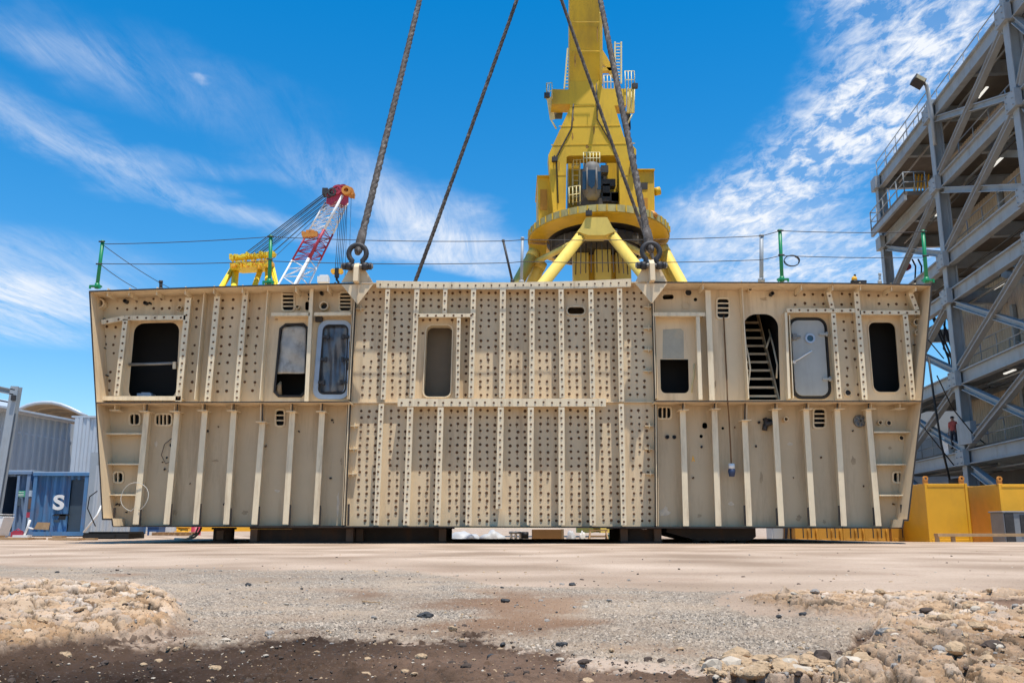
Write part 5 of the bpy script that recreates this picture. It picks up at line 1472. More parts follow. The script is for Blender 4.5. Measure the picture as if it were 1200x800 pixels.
blob(800, 812, 621, 31, M['green'], 'green_bush', 'small green tarp-covered bundle behind the trailer bed', 'bundle', 7) if False else None
cx, w, h = put(623.5, 661, 620, 634, 37.5)
th = thing('board_box', 'brown board box standing on the ground below the middle of the ship section', 'box', (cx, 38.0, ZB))
mb = MB(); mb.box((cx - .05, 38.0, ZB + h / 2), (w - .12, 1.0, h)); mb.build('body', M['card'], th, bevel=.01)
mb = MB(); mb.box((cx + w / 2 - .06, 38.0, ZB + h / 2), (.1, 1.02, h + .02)); mb.build('batten', M['wood'], th)
# engine-like fittings and a trestle
th = thing('pump_unit', 'small black and white pump unit on a skid glimpsed below the middle', 'pump', (at(607, 630, 40).x, 40, ZB))
cx, w, h = put(595, 622, 622, 634, 40)
mb = MB(); mb.box((cx, 30, .05), (w, .6, .06)); sh(mb, 10); mb.build('skid', M['steel'], th)
for k in range(3):
    mb = MB(); X = cx - w * .35 + k * w * .2; mb.tube([(X, 29.9, .08), (X, 29.9, h)], .06, 8); sh(mb, 10); mb.build('pipe', M['white'], th)
mb = MB(); mb.tube([(cx + w * .1, 29.9, h * .6), (cx + w * .4, 29.9, h * .6)], h * .34, 14); sh(mb, 10); mb.build('motor', M['black'], th)
mb = MB(); mb.tube([(cx - w * .45, 29.8, h * .85), (cx + w * .1, 29.8, h * .85)], .05, 8); sh(mb, 10); mb.build('pipe', M['steel'], th)
th = thing('timber_sawhorse', 'pale timber sawhorse under the ship section left of the right joint', 'trestle', (at(701, 630, 39).x, 39, ZB))
cx, w, h = put(690, 712, 621, 634, 39)
mb = MB(); mb.box((cx, 28, h), (w, .12, .05)); sh(mb, 11); mb.build('top_rail', M['wood'], th)
for sx in (-1, 1):
    for sy in (-1, 1):
        mb = MB(); mb.beam((cx + sx * w * .4, 28, h), (cx + sx * w * .5, 28 + sy * .3, 0), .05, .05); sh(mb, 11); mb.build('leg', M['wood'], th)
mb = MB(); mb.box((cx, 28.0, h * .5), (w * .8, .05, .05)); sh(mb, 11); mb.build('stretcher', M['wood'], th)
cx, w, h = put(710, 727, 626, 634, 40)
mb = MB(); mb.box((cx, 27, h * .5), (w, .5, h)); mb.box((cx, 27, h + .04), (w * .6, .4, .06)); sh(mb, 13); alone(mb, 'scrap_bin', mat('bin_green', (.03, .09, .07), .6), 'low dark green bin under the right joint', 'bin')
# left gap: bucket, drum, hose
cx, w, h = put(206, 222, 617, 632, 41)
mb = MB(); mb.tube([(cx, 27, 0), (cx, 27, h * .92)], [w * .40, w * .5], 18); mb.tube([(cx, 27, h * .92), (cx, 27, h)], w * .53, 18); sh(mb, 14); alone(mb, 'yellow_tub', M['lemon'], 'yellow plastic tub seen under the left end of the ship section', 'tub')
cx, w, h = put(223, 236, 617, 632, 42)
mb = MB(); mb.tube([(cx, 28, 0), (cx, 28, h * .3), (cx, 28, h * .31), (cx, 28, h * .33), (cx, 28, h)], [w * .46, w * .46, w * .5, w * .46, w * .46], 18); sh(mb, 14); alone(mb, 'red_drum', M['red'], 'red drum seen under the left end of the ship section right of the yellow tub', 'drum')
cx, w, h = put(192, 203, 617, 632, 43)
mb = MB(); mb.box((cx, 29, h * .5), (w, .4, h)); mb.tube([(cx, 29, h), (cx, 29, h + .08)], .1, 10); sh(mb, 14); alone(mb, 'white_jerrycan', M['white'], 'white plastic can behind the timber pallet', 'can')
mb = MB(); mb.tube([at(236, 618, 24), at(233, 624, 23.9), at(228, 629, 23.8), at(218, 631.5, 23.7), at(205, 631, 23.9)], .03, 6); mb.tube([at(232, 618, 24.2), at(229, 625, 24.1), at(222, 629, 24)], .025, 6)
alone(mb, 'pale_hose', M['hose'], 'pale hose looping down from the left underside of the ship section', 'hose')
mb = MB(); q = at(20.5, 628, 31); q.z = .16; q.z = .12; mb.box(q, (.34, .25, .16)); mb.box(q + V((0, 0, .10)), (.24, .2, .05)); mb.tube([q + V((-.12, 0, .1)), q + V((0, 0, .19)), q + V((.12, 0, .1))], .014, 6)
alone(mb, 'red_toolbox', M['red'], 'small red toolbox in front of the pale blue container', 'toolbox')
mb = MB(); q = at(31, 630, 31); mb.tube([(q.x - .1, 31, .05), (q.x, 31, .35), (q.x + .06, 31, .6)], .04, 6); mb.box((q.x - .15, 31, .06), (.5, .3, .08)); mb.tube([(q.x + .02, 31, .34), (q.x + .2, 31, .3)], .03, 6)
alone(mb, 'white_stand', M['white'], 'small white pipe stand beside the red toolbox', 'stand')
mb = MB(); q = at(2, 615, 33); mb.prism([(q.x - .9, 33, 0), (q.x - .12, 33, 0), (q.x + .05, 33, .72), (q.x - .2, 33, .80), (q.x - .9, 33, .78)], (0, .7, 0)); mb.box((q.x - .45, 33.35, .815), (.95, .76, .03))
alone(mb, 'white_chest', M['white'], 'white chest standing in the dark doorway at the left edge', 'chest')
cx, w, h = put(176, 190, 619, 632, 42)
mb = MB(); mb.box((cx, 30, h * .55), (w, .8, h * 1.1)); mb.box((cx, 29.58, h * .6), (w * .6, .02, h * .3), 1); mb.box((cx, 30, h * 1.12), (w * 1.04, .84, .04)); sh(mb, 12); alone(mb, 'blue_bin', [mat('bin_blue', (.03, .09, .24), .5), M['white']], 'blue bin with a white panel under the left end of the ship section', 'bin')
cx, w, h = put(905, 922, 617, 634, 38)
mb = MB(); mb.box((cx, 30.4, h * .6), (w, .8, h * 1.2)); mb.box((cx, 30.0, h * .6), (w * .8, .04, h * .9)); mb.box((cx, 30.4, h * 1.2 + .03), (w * 1.1, .9, .05)); sh(mb, 8); alone(mb, 'grey_cupboard', M['shed2'], 'pale grey cupboard seen under the ship section beside the standing worker', 'cupboard')
mb = MB(); cx, w, h = put(893, 913, 630, 634, 37); mb.box((cx, 26, .04), (w, .6, .06)); mb.box((cx + .05, 26.1, .09), (w * .5, .3, .04)); sh(mb, 11); alone(mb, 'white_board', M['white'], 'flat white board lying on the ground right of the trailer bed', 'board')

# ================================================================== people
def person(loc, rz, label, shirt, trousers, hatm, pose=0):
    th = thing('person', label, 'person', loc)
    J = {'pelvis': (0, 0, .95), 'spine': (0, -.01, 1.15), 'chest': (0, -.02, 1.35), 'neck': (0, 0, 1.50), 'head': (0, -.02, 1.60), 'crown': (0, -.01, 1.70)}
    edges = [('pelvis', 'spine'), ('spine', 'chest'), ('chest', 'neck'), ('neck', 'head'), ('head', 'crown')]
    rad = {'pelvis': (.16, .12), 'spine': (.15, .11), 'chest': (.18, .12), 'neck': (.06, .06), 'head': (.085, .10), 'crown': (.06, .07)}
    for s, n in ((-1, 'l'), (1, 'r')):
        J[n + 'hip'] = (s * .10, 0, .90); J[n + 'knee'] = (s * .12, -.03, .50); J[n + 'ank'] = (s * .13, .02, .09); J[n + 'toe'] = (s * .15, -.15, .04)
        rad[n + 'hip'] = (.10, .10); rad[n + 'knee'] = (.065, .07); rad[n + 'ank'] = (.05, .055); rad[n + 'toe'] = (.045, .035)
        J[n + 'sh'] = (s * .19, -.01, 1.41); J[n + 'el'] = (s * .26, .03, 1.14); J[n + 'wr'] = (s * .24, -.12 if s == pose else -.06, 1.0 if s == pose else .88); J[n + 'hand'] = (s * .235, -.18 if s == pose else -.08, .98 if s == pose else .80)
        rad[n + 'sh'] = (.07, .07); rad[n + 'el'] = (.045, .045); rad[n + 'wr'] = (.033, .033); rad[n + 'hand'] = (.04, .025)
        edges += [('pelvis', n + 'hip'), (n + 'hip', n + 'knee'), (n + 'knee', n + 'ank'), (n + 'ank', n + 'toe'), ('chest', n + 'sh'), (n + 'sh', n + 'el'), (n + 'el', n + 'wr'), (n + 'wr', n + 'hand')]
    # five fingers, each its own short chain off the palm
    for s, n in ((-1, 'l'), (1, 'r')):
        hx, hy, hz = J[n + 'hand']
        for k in range(5):
            f1 = '%sf%d' % (n, k); f2 = f1 + 't'
            dy = -.03 + .018 * k; ln = (.05, .075, .085, .078, .06)[k]
            J[f1] = (hx - s * .005, hy + dy - (.02 if k == 0 else 0), hz - (.02 if k == 0 else .05)); J[f2] = (hx - s * .02, hy + dy - (.03 if k == 0 else 0), hz - .02 - ln)
            rad[f1] = (.010, .010); rad[f2] = (.007, .007); edges += [(n + 'hand', f1), (f1, f2)]
    names = list(J); me = bpy.data.meshes.new('body')
    me.from_pydata([J[k] for k in names], [(names.index(a), names.index(b)) for a, b in edges], [])
    o = bpy.data.objects.new('body', me); COL.objects.link(o)
    o.modifiers.new('skin', 'SKIN')
    bm = bmesh.new(); bm.from_mesh(me); lay = bm.verts.layers.skin.verify(); bm.verts.ensure_lookup_table()
    for i, k in enumerate(names): bm.verts[i][lay].radius = rad[k]; bm.verts[i][lay].use_root = (k == 'pelvis')
    bm.to_mesh(me); bm.free()
    sb = o.modifiers.new('sub', 'SUBSURF'); sb.levels = 2; sb.render_levels = 2
    bpy.context.view_layer.update()
    em = bpy.data.meshes.new_from_object(o.evaluated_get(bpy.context.evaluated_depsgraph_get()))
    bpy.data.objects.remove(o)
    for m in (M['skin'], shirt, trousers, M['rubber'], M['black']): em.materials.append(m)
    for p in em.polygons:
        c = p.center
        arm = abs(c.x) > .20 and c.z < 1.3
        p.material_index = 0
        if c.z < .10: p.material_index = 3
        elif c.z < .98 and not arm: p.material_index = 2
        elif c.z < 1.49 and not (arm and c.z < 1.16): p.material_index = 1
        p.use_smooth = True
    # facial features: nose and eyes pressed into the front of the head
    for v in em.vertices:
        if abs(v.co.x) < .015 and 1.58 < v.co.z < 1.62 and v.co.y < -.08: v.co.y -= .02
    o = bpy.data.objects.new('body', em); COL.objects.link(o); o.parent = th
    LOC[o.name] = V((0, 0, 0))
    bmh = bmesh.new(); bmesh.ops.create_uvsphere(bmh, u_segments=14, v_segments=8, radius=1)
    vs = [(v.co.x * .105, v.co.y * .125 + .0, 1.66 + max(-.02, v.co.z) * .10) for v in bmh.verts]; fs = [tuple(v.index for v in f.verts) for f in bmh.faces]; bmh.free()
    LOC['_p'] = V((0, 0, 0))
    hm = bpy.data.meshes.new('hard_hat'); hm.from_pydata(vs, [], fs)
    hm.materials.append(hatm); ho = bpy.data.objects.new('hard_hat' if hatm is not M['hair'] else 'hair', hm); COL.objects.link(ho); ho.parent = th
    for s in (-1, 1):
        e = bpy.data.meshes.new('eye'); e.from_pydata([(s * .03 - .008, -.122, 1.605), (s * .03 + .008, -.122, 1.605), (s * .03 + .008, -.118, 1.615), (s * .03 - .008, -.118, 1.615)], [], [(0, 1, 2, 3)]); e.materials.append(M['black'])
        eo = bpy.data.objects.new('eye', e); COL.objects.link(eo); eo.parent = th
    th.rotation_euler = (0, 0, rz)
    return th
person((at(1120.5, 536, 47.5).x, 47.5, 3.85 + .54), R(-60), 'person in red check shirt and dark trousers on the lowest floor of the grey structure', M['shirt'], M['trousers'], M['hair'], 1)
person((at(924.5, 630, 37).x, 37, ZB), R(20), 'worker standing behind the ship section, only dark trouser legs visible below it', mat('navy_shirt', (.04, .05, .09), .8), M['trousers'], M['white'], -1)
# ================================================================== ground
def hash2(ix, iy, seed):
    h = (ix.astype(np.int64) * 374761393 + iy.astype(np.int64) * 668265263 + seed * 974634777) & 0x7fffffff
    h = ((h ^ (h >> 13)) * 1274126177) & 0x7fffffff
    h = h ^ (h >> 16)
    return (h & 0xffffff) / float(0xffffff)


def vnoise(x, y, seed):
    ix = np.floor(x); iy = np.floor(y); fx = x - ix; fy = y - iy
    u = fx * fx * (3 - 2 * fx); v = fy * fy * (3 - 2 * fy)
    a = hash2(ix, iy, seed); b = hash2(ix + 1, iy, seed); c = hash2(ix, iy + 1, seed); d = hash2(ix + 1, iy + 1, seed)
    return (a * (1 - u) + b * u) * (1 - v) + (c * (1 - u) + d * u) * v


def fbm(x, y, o, seed, g=.5):
    s = 0; a = 1; t = 0
    for k in range(o):
        s = s + a * vnoise(x, y, seed + k * 17); t += a; a *= g; x = x * 2.03 + 5.1; y = y * 2.03 + 3.7
    return s / t


def cells(x, y, seed):
    """F1 distance, F2-F1 and a value per cell"""
    ix = np.floor(x); iy = np.floor(y)
    f1 = np.full(x.shape, 9.); f2 = np.full(x.shape, 9.); val = np.zeros(x.shape)
    for dx in (-1, 0, 1):
        for dy in (-1, 0, 1):
            cx = ix + dx; cy = iy + dy
            px = cx + hash2(cx, cy, seed); py = cy + hash2(cx, cy, seed + 1)
            d = np.hypot(x - px, y - py); v = hash2(cx, cy, seed + 2)
            n = d < f1
            f2 = np.where(n, f1, np.minimum(f2, d)); f1 = np.where(n, d, f1); val = np.where(n, v, val)
    return f1, f2 - f1, val


def facets(x, y, seed):
    """packed broken stones: every cell is a tilted block with its own height"""
    ix = np.floor(x); iy = np.floor(y)
    f1 = np.full(x.shape, 9.); f2 = np.full(x.shape, 9.); hgt = np.zeros(x.shape); val = np.zeros(x.shape)
    for dx in (-1, 0, 1):
        for dy in (-1, 0, 1):
            cx = ix + dx; cy = iy + dy
            px = cx + .15 + .7 * hash2(cx, cy, seed); py = cy + .15 + .7 * hash2(cx, cy, seed + 1)
            d = np.hypot(x - px, y - py) * (.75 + .5 * hash2(cx, cy, seed + 5)); v = hash2(cx, cy, seed + 2)
            tx = hash2(cx, cy, seed + 3) - .5; ty = hash2(cx, cy, seed + 4) - .5
            h = v + 1.3 * (tx * (x - px) + ty * (y - py))
            n = d < f1
            f2 = np.where(n, f1, np.minimum(f2, d)); f1 = np.where(n, d, f1); hgt = np.where(n, h, hgt); val = np.where(n, v, val)
    return hgt - .9 * (1 - sstep(0, .16, f2 - f1)), val, 1 - sstep(.03, .14, f2 - f1)


def sstep(a, b, x):
    t = np.clip((x - a) / (b - a), 0, 1)
    return t * t * (3 - 2 * t)


def poly_sd(px, py, poly):
    """signed distance (positive inside) to a polygon, in photo-map units"""
    d = np.full(px.shape, 1e9); ins = np.zeros(px.shape, bool)
    n = len(poly)
    for i in range(n):
        x1, y1 = poly[i - 1]; x2, y2 = poly[i]
        ex, ey = x2 - x1, y2 - y1
        t = np.clip(((px - x1) * ex + (py - y1) * ey) / (ex * ex + ey * ey + 1e-9), 0, 1)
        d = np.minimum(d, np.hypot((px - x1 - t * ex) * .45, py - y1 - t * ey))
        c = ((y1 > py) != (y2 > py)) & (px < (x2 - x1) * (py - y1) / (y2 - y1 + 1e-12) + x1)
        ins ^= c
    return np.where(ins, d, -d)


Z_SOIL = [(-400, 772), (0, 768), (60, 756), (150, 757), (215, 748), (300, 746), (360, 741), (420, 739), (480, 741), (560, 740), (630, 750), (690, 764), (760, 778), (830, 789), (900, 800), (960, 812), (1000, 815), (1000, 2000), (-900, 2000)]
Z_SOIL2 = [(1110, 706), (1150, 702), (1230, 706), (1500, 712), (1500, 745), (1210, 730), (1160, 726), (1125, 716)]
Z_SOIL3 = [(820, 781), (900, 783), (960, 776), (985, 760), (1000, 740), (1030, 745), (1015, 765), (1000, 790), (980, 815), (940, 830), (830, 800)]
Z_ASPH = [(-500, 655), (0, 659), (150, 661), (300, 664), (470, 664), (530, 671), (590, 682), (680, 683), (760, 686), (870, 690), (890, 694), (850, 705), (880, 716), (960, 722), (1040, 736), (1010, 762), (1000, 790), (960, 800), (900, 806), (820, 806), (720, 796), (640, 785), (560, 770), (350, 770), (215, 775), (195, 740), (205, 705), (150, 688), (0, 680), (-500, 676)]
Z_RED = [(440, 716), (520, 700), (600, 692), (760, 704), (790, 712), (700, 738), (640, 752), (560, 738), (430, 735)]
Z_RED2 = [(80, 672), (150, 668), (190, 674), (140, 680)]
Z_RED3 = [(350, 690), (470, 684), (610, 690), (560, 700), (430, 703)]
Z_LUMP = [(-600, 684), (0, 683), (90, 686), (160, 688), (200, 698), (214, 714), (207, 738), (180, 750), (120, 755), (60, 757), (0, 768), (-600, 775)]
Z_LUMP2 = [(1030, 735), (1060, 728), (1110, 718), (1150, 726), (1200, 732), (1600, 745), (1900, 1200), (1040, 1200), (975, 812), (1000, 785), (1020, 765)]
Z_RUB = [(860, 704), (900, 694), (980, 692), (1100, 694), (1180, 696), (1500, 700), (1500, 716), (1200, 708), (1120, 708), (1100, 722), (1040, 722), (960, 722), (890, 716)]
Z_BAND = [(820, 784), (850, 781), (960, 776), (1000, 790), (1000, 816), (940, 822), (850, 806)]


def gz_far(X, Y):
    """broad relief of the yard"""
    return np.minimum(-.38 * sstep(8.5, 13, X) * sstep(22, 30, Y), -.25 * sstep(29, 36, Y) * sstep(-13.5, -11, X))


# rows: fine where the photo sees the ground near by
rows = [0.15, .4, .7, 1.0]
py = 860.0
while py > 636.5:
    p = gat(600, py); rows.append(p.y); py -= .5 if py > 835 else (.19 if py > 700 else (.3 if py > 670 else .4))
r = rows[-1]
while r < 4000: r *= 1.06; rows.append(r)
rows = np.array(rows)
ang = list(np.linspace(-math.pi, -.72, 40)[:-1]) + list(np.linspace(-.72, .72, 1020)) + list(np.linspace(.72, math.pi, 40)[1:-1])
ang = np.array(ang)
RR_, AA = np.meshgrid(rows, ang, indexing='ij')
X = RR_ * np.sin(AA) / np.maximum(np.cos(np.clip(AA, -.72, .72)), .1) ; Y = RR_ * np.cos(AA) / np.maximum(np.cos(np.clip(AA, -.72, .72)), .1)
# map coordinates of the ground plane
t_ = Y * CP - H * SP
front = Y > .8
tt = np.where(front, Y * CP - H * SP, 1)
PX = np.where(front, 600 + F * X / tt, -5000); PY = np.where(front, 400 - F * (-H * CP - Y * SP) / tt * 1.0, 3000)
near = 1 / (1 + (RR_ / 14) ** 4)
n1 = fbm(X * 2.2, Y * 2.2, 5, 3); n2 = fbm(X * 9, Y * 9, 4, 9)
wob = ((n1 - .5) * .62 + (n2 - .5) * .16 + (fbm(X * .7, Y * .7, 3, 12) - .5) * .5) * F * H / np.maximum(Y, 1.2) ** 2


def zone(poly, s=3.0): return sstep(-s, s, poly_sd(PX, PY, poly) + wob)


wob = wob + (fbm(X * 30, Y * 30, 3, 51) - .5) * .045 * F * H / np.maximum(Y, 1.2) ** 2
wob = wob - 5 * sstep(900, 200, np.abs(PX - 500)) + (hash2(np.floor(X * 55), np.floor(Y * 55), 77) - .5) * .10 * F * H / np.maximum(Y, 1.2) ** 2
soil = np.maximum(np.maximum(zone(Z_SOIL, 2.6), zone(Z_SOIL2, 2)), zone(Z_SOIL3, 1.5))
asph = zone(Z_ASPH, 2.0) * (1 - soil)
lump = np.maximum(zone(Z_LUMP, 4), zone(Z_LUMP2, 4)) * (1 - zone(Z_SOIL2, 2)) * (1 - .9 * zone(Z_SOIL3, 2))
lump_s = np.maximum(zone(Z_LUMP, 13), zone(Z_LUMP2, 13)) * (1 - zone(Z_SOIL2, 3)) * (1 - zone(Z_SOIL3, 3))
rub = zone(Z_RUB, 4) * (1 - soil)
band = zone(Z_BAND, 3)
red = np.clip(.75 * sstep(-26, -2, poly_sd(PX, PY, Z_SOIL) + wob * 2) + zone(Z_RED, 9) + zone(Z_RED2, 5) + zone(Z_RED3, 6), 0, 1) * asph * sstep(.35, .6, n1)
sd_soil = poly_sd(PX, PY, Z_SOIL)
c1, e1, v1 = cells(X * 7 + n1 * 2, Y * 7, 21); c2, e2, v2 = cells(X * 22 + n2, Y * 22, 33); c3, e3, v3 = cells(X * 60, Y * 60, 47)
soil = soil * (1 - np.clip(lump, 0, 1) * (1 - zone(Z_SOIL3, 2))); asph = asph * (1 - lump)
rock = np.clip(lump + rub * .9, 0, 1)
wxn = (n2 - .5) * .9; wyn = (fbm(X * 9 + 4, Y * 9, 4, 19) - .5) * .9
h1, q1, k1 = facets(X * 6.5 + wxn, Y * 6.5 + wyn, 101); h2, q2, k2 = facets(X * 19 + wxn * 1.6, Y * 19 + wyn * 1.6, 131); h3, q3, k3 = facets(X * 52, Y * 52, 161)
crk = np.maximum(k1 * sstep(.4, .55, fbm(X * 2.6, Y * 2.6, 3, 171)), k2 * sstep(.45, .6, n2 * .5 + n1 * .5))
stones = h1 * .025 * sstep(.35, .6, fbm(X * 2.6, Y * 2.6, 3, 171)) + h2 * .0105 * (.35 + q1) + h3 * .0050 + (fbm(X * 40, Y * 40, 4, 57) - .5) * .012
cracks = 0
z = np.zeros_like(X)
z += (fbm(X * .5, Y * .5, 3, 71) - .5) * .03 * near
z += asph * .002 + (1 - asph) * (1 - soil) * (fbm(X * 1.3, Y * 3, 4, 5) - .5) * .02 * near
z += lump_s * (.05 + .06 * (fbm(X * 3, Y * 3, 4, 13) - .5)) + rock * (stones + (n2 - .5) * .02)
z += rub * .012
# damp soil: lower, with wheel ruts and crumbs
rut = np.sin(Y * 70 + 6 * fbm(X * 3, Y * 3, 3, 91) + X * 14) * .011 * sstep(.4, .7, fbm(X * 1.6, Y * 2.5, 3, 95))
z -= soil * (.008 + .03 * zone(Z_BAND, 6) - .035 * (fbm(X * 7, Y * 7, 5, 41) - .5))
crumb = np.clip(.45 - c2, 0, .3) * (v2 > .72) * .035 + h3 * .0065 * sstep(.4, .65, n1 * .5 + n2 * .5)
z += soil * (rut + crumb) * near
# loose grit over everything
c4, e4, v4 = cells(X * 110, Y * 110, 201)
grit = np.clip(.42 - c3, 0, 1) * (v3 > .7) * .012 + np.clip(.45 - c4, 0, 1) * (v4 > .4) * .006 * (.3 + asph) + (vnoise(X * 130, Y * 130, 61) - .5) * .0035
z += grit * near * (1 + .6 * asph) + (fbm(X * 26, Y * 26, 3, 77) - .5) * .006 * near
z -= zone(Z_SOIL3, 3) * .02
z += gz_far(X, Y) - sstep(60, 200, RR_) * .3
z = np.where(RR_ < .9, -.05, z)
# keep the yard below anything standing on it
nR, nA = z.shape
verts = np.stack([X, Y, z], -1).reshape(-1, 3)
idx = np.arange(nR * nA).reshape(nR, nA)
nxt = np.roll(idx, -1, axis=1)
f = np.stack([idx[:-1], idx[1:], nxt[1:], nxt[:-1]], -1).reshape(-1, 4)
me = bpy.data.meshes.new('ground')
me.vertices.add(len(verts)); me.vertices.foreach_set('co', verts.astype(np.float32).ravel())
me.loops.add(f.size); me.loops.foreach_set('vertex_index', f.astype(np.int32).ravel())
me.polygons.add(len(f)); me.polygons.foreach_set('loop_start', np.arange(0, f.size, 4, dtype=np.int32)); me.polygons.foreach_set('loop_total', np.full(len(f), 4, np.int32))
me.update(calc_edges=True)
me.polygons.foreach_set('use_smooth', np.ones(len(f), bool))
at1 = me.attributes.new('zone', 'FLOAT_COLOR', 'POINT')
at1.data.foreach_set('color', np.stack([soil, asph, rock, red], -1).reshape(-1).astype(np.float32))
at2 = me.attributes.new('grain', 'FLOAT_COLOR', 'POINT')
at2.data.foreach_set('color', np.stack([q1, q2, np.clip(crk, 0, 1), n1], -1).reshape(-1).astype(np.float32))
go = bpy.data.objects.new('ground', me); COL.objects.link(go); tag(go, kind='structure')
if me.polygons[len(f) // 2].normal.z < 0: me.flip_normals()

gm = bpy.data.materials.new('yard_ground'); N, L = nodes_of(gm); b = N['Principled BSDF']; b.inputs['Roughness'].default_value = .93; b.inputs['Specular IOR Level'].default_value = .15
az = N.new('ShaderNodeAttribute'); az.attribute_name = 'zone'; ag = N.new('ShaderNodeAttribute'); ag.attribute_name = 'grain'
sz = N.new('ShaderNodeSeparateColor'); L.new(az.outputs['Color'], sz.inputs[0]); sg_ = N.new('ShaderNodeSeparateColor'); L.new(ag.outputs['Color'], sg_.inputs[0])
tc = N.new('ShaderNodeTexCoord')


def noise(scale, detail=6, rough=.65, vec=None):
    n = N.new('ShaderNodeTexNoise'); n.inputs['Scale'].default_value = scale; n.inputs['Detail'].default_value = detail; n.inputs['Roughness'].default_value = rough
    L.new(vec if vec is not None else tc.outputs['Object'], n.inputs['Vector']); return n.outputs['Fac']


def ramp(fac, stops):
    r_ = N.new('ShaderNodeValToRGB'); e = r_.color_ramp.elements
    while len(e) > 1: e.remove(e[-1])
    e[0].position = stops[0][0]; e[0].color = (*stops[0][1], 1)
    for p_, c_ in stops[1:]:
        q = e.new(p_); q.color = (*c_, 1)
    L.new(fac, r_.inputs[0]); return r_.outputs[0]


def mix(fac, a, b_, bt='MIX'):
    m_ = N.new('ShaderNodeMix'); m_.data_type = 'RGBA'; m_.blend_type = bt
    if isinstance(fac, float): m_.inputs['Factor'].default_value = fac
    else: L.new(fac, m_.inputs['Factor'])
    L.new(a, m_.inputs['A']); L.new(b_, m_.inputs['B']); return m_.outputs['Result']


def vor(scale, out='Color'):
    v_ = N.new('ShaderNodeTexVoronoi'); v_.inputs['Scale'].default_value = scale; L.new(tc.outputs['Object'], v_.inputs['Vector']); return v_.outputs[out]


def hue(col):   # grey value of a random cell colour
    s_ = N.new('ShaderNodeSeparateColor'); L.new(col, s_.inputs[0]); return s_.outputs[0]


sand = mix(noise(2.5), ramp(noise(0.686, 0.599, 0.764), [(.30, (0.301, 0.216, 0.144)), (.5, (0.457, 0.342, 0.243)), (.72, (0.592, 0.457, 0.340))]), ramp(noise(0.686, 0.599, 0.669), [(.3, (0.322, 0.226, 0.158)), (.5, (0.436, 0.318, 0.234)), (.7, (0.540, 0.409, 0.306))]))
sand = mix(ramp(noise(.9, 5), [(.52, (0, 0, 0)), (.68, (.55, .55, .55))]), sand, ramp(noise(90, 5), [(.3, (0.270, 0.178, 0.120)), (.7, (0.416, 0.288, 0.200))]))
mpt = N.new('ShaderNodeMapping'); mpt.inputs['Scale'].default_value = (0.170, 0.634, 0.976); mpt.inputs['Rotation'].default_value = (0.000, 0.000, 0.046); L.new(tc.outputs['Object'], mpt.inputs['Vector'])
sand = mix(ramp(noise(1.0, 9, .72, mpt.outputs[0]), [(.42, (0, 0, 0)), (.50, (.12, .12, .12)), (.56, (.02, .02, .02)), (.72, (.2, .2, .2))]), sand, ramp(noise(0.700, 0.634, 0.732), [(.3, (0.265, 0.188, 0.127)), (.7, (0.445, 0.331, 0.229))]))
asp = ramp(hue(vor(120)), [(0, (0.090, 0.075, 0.059)), (.3, (0.201, 0.169, 0.134)), (.6, (0.318, 0.269, 0.211)), (.85, (0.424, 0.349, 0.268)), (1, (0.636, 0.528, 0.412))])
asp = mix(ramp(hue(vor(50)), [(.0, (0, 0, 0)), (.7, (.15, .15, .15)), (.8, (.7, .7, .7)), (1, (.9, .9, .9))]), asp, ramp(hue(vor(51)), [(0, (0.120, 0.098, 0.077)), (.35, (0.286, 0.234, 0.177)), (.7, (0.403, 0.319, 0.230)), (1, (0.615, 0.499, 0.383))]))
asp = mix(ramp(noise(2.2, 6), [(.40, (0, 0, 0)), (.62, (.75, .75, .75))]), asp, ramp(noise(0.700, 0.621, 0.765), [(.3, (0.233, 0.164, 0.110)), (.5, (0.392, 0.294, 0.206)), (.7, (0.530, 0.409, 0.292))]))
redc = ramp(noise(0.714, 0.598, 0.650), [(.28, (0.133, 0.077, 0.048)), (.5, (0.259, 0.161, 0.100)), (.75, (0.432, 0.298, 0.195))])
soilc = mix(ramp(noise(5, 6), [(.35, (0, 0, 0)), (.7, (1, 1, 1))]), ramp(noise(0.756, 0.617, 0.714), [(.3, (0.022, 0.013, 0.009)), (.5, (0.073, 0.044, 0.028)), (.7, (0.229, 0.143, 0.094))]), ramp(noise(0.756, 0.617, 0.714), [(.32, (0.038, 0.023, 0.015)), (.5, (0.108, 0.066, 0.042)), (.68, (0.298, 0.188, 0.125))]))
rockc = ramp(sg_.outputs[1], [(0, (0.156, 0.092, 0.048)), (.22, (0.365, 0.218, 0.109)), (.5, (0.499, 0.342, 0.209)), (.72, (0.632, 0.445, 0.284)), (.86, (0.365, 0.294, 0.239)), (1, (0.706, 0.576, 0.447))])
rockc = mix(ramp(noise(0.735, 0.632, 0.747), [(.3, (0, 0, 0)), (.7, (1, 1, 1))]), ramp(noise(0.735, 0.632, 0.747), [(.32, (0.127, 0.078, 0.045)), (.46, (0.340, 0.206, 0.109)), (.6, (0.571, 0.375, 0.219)), (.75, (0.729, 0.522, 0.339))]), rockc)
rockc = mix(ramp(sg_.outputs[0], [(.6, (0, 0, 0)), (.85, (.3, .3, .3))]), rockc, ramp(noise(0.735, 0.632, 0.747), [(.3, (0.291, 0.228, 0.175)), (.7, (0.608, 0.495, 0.384))]))
rockc = mix(ramp(noise(7, 6), [(.55, (0, 0, 0)), (.7, (.6, .6, .6))]), rockc, ramp(noise(60, 6), [(.3, (0.511, 0.283, 0.139)), (.7, (0.668, 0.445, 0.268))]))
c = mix(sz.outputs[1], sand, asp)
c = mix(az.outputs['Alpha'], c, redc)
rockc = mix(sg_.outputs[2], rockc, ramp(noise(60, 6), [(.3, (0.050, 0.033, 0.021)), (.7, (0.180, 0.125, 0.077))]))  # soil tone in the cracks, doubling as painted crevice shade
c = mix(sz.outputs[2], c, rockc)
c = mix(sz.outputs[0], c, soilc)
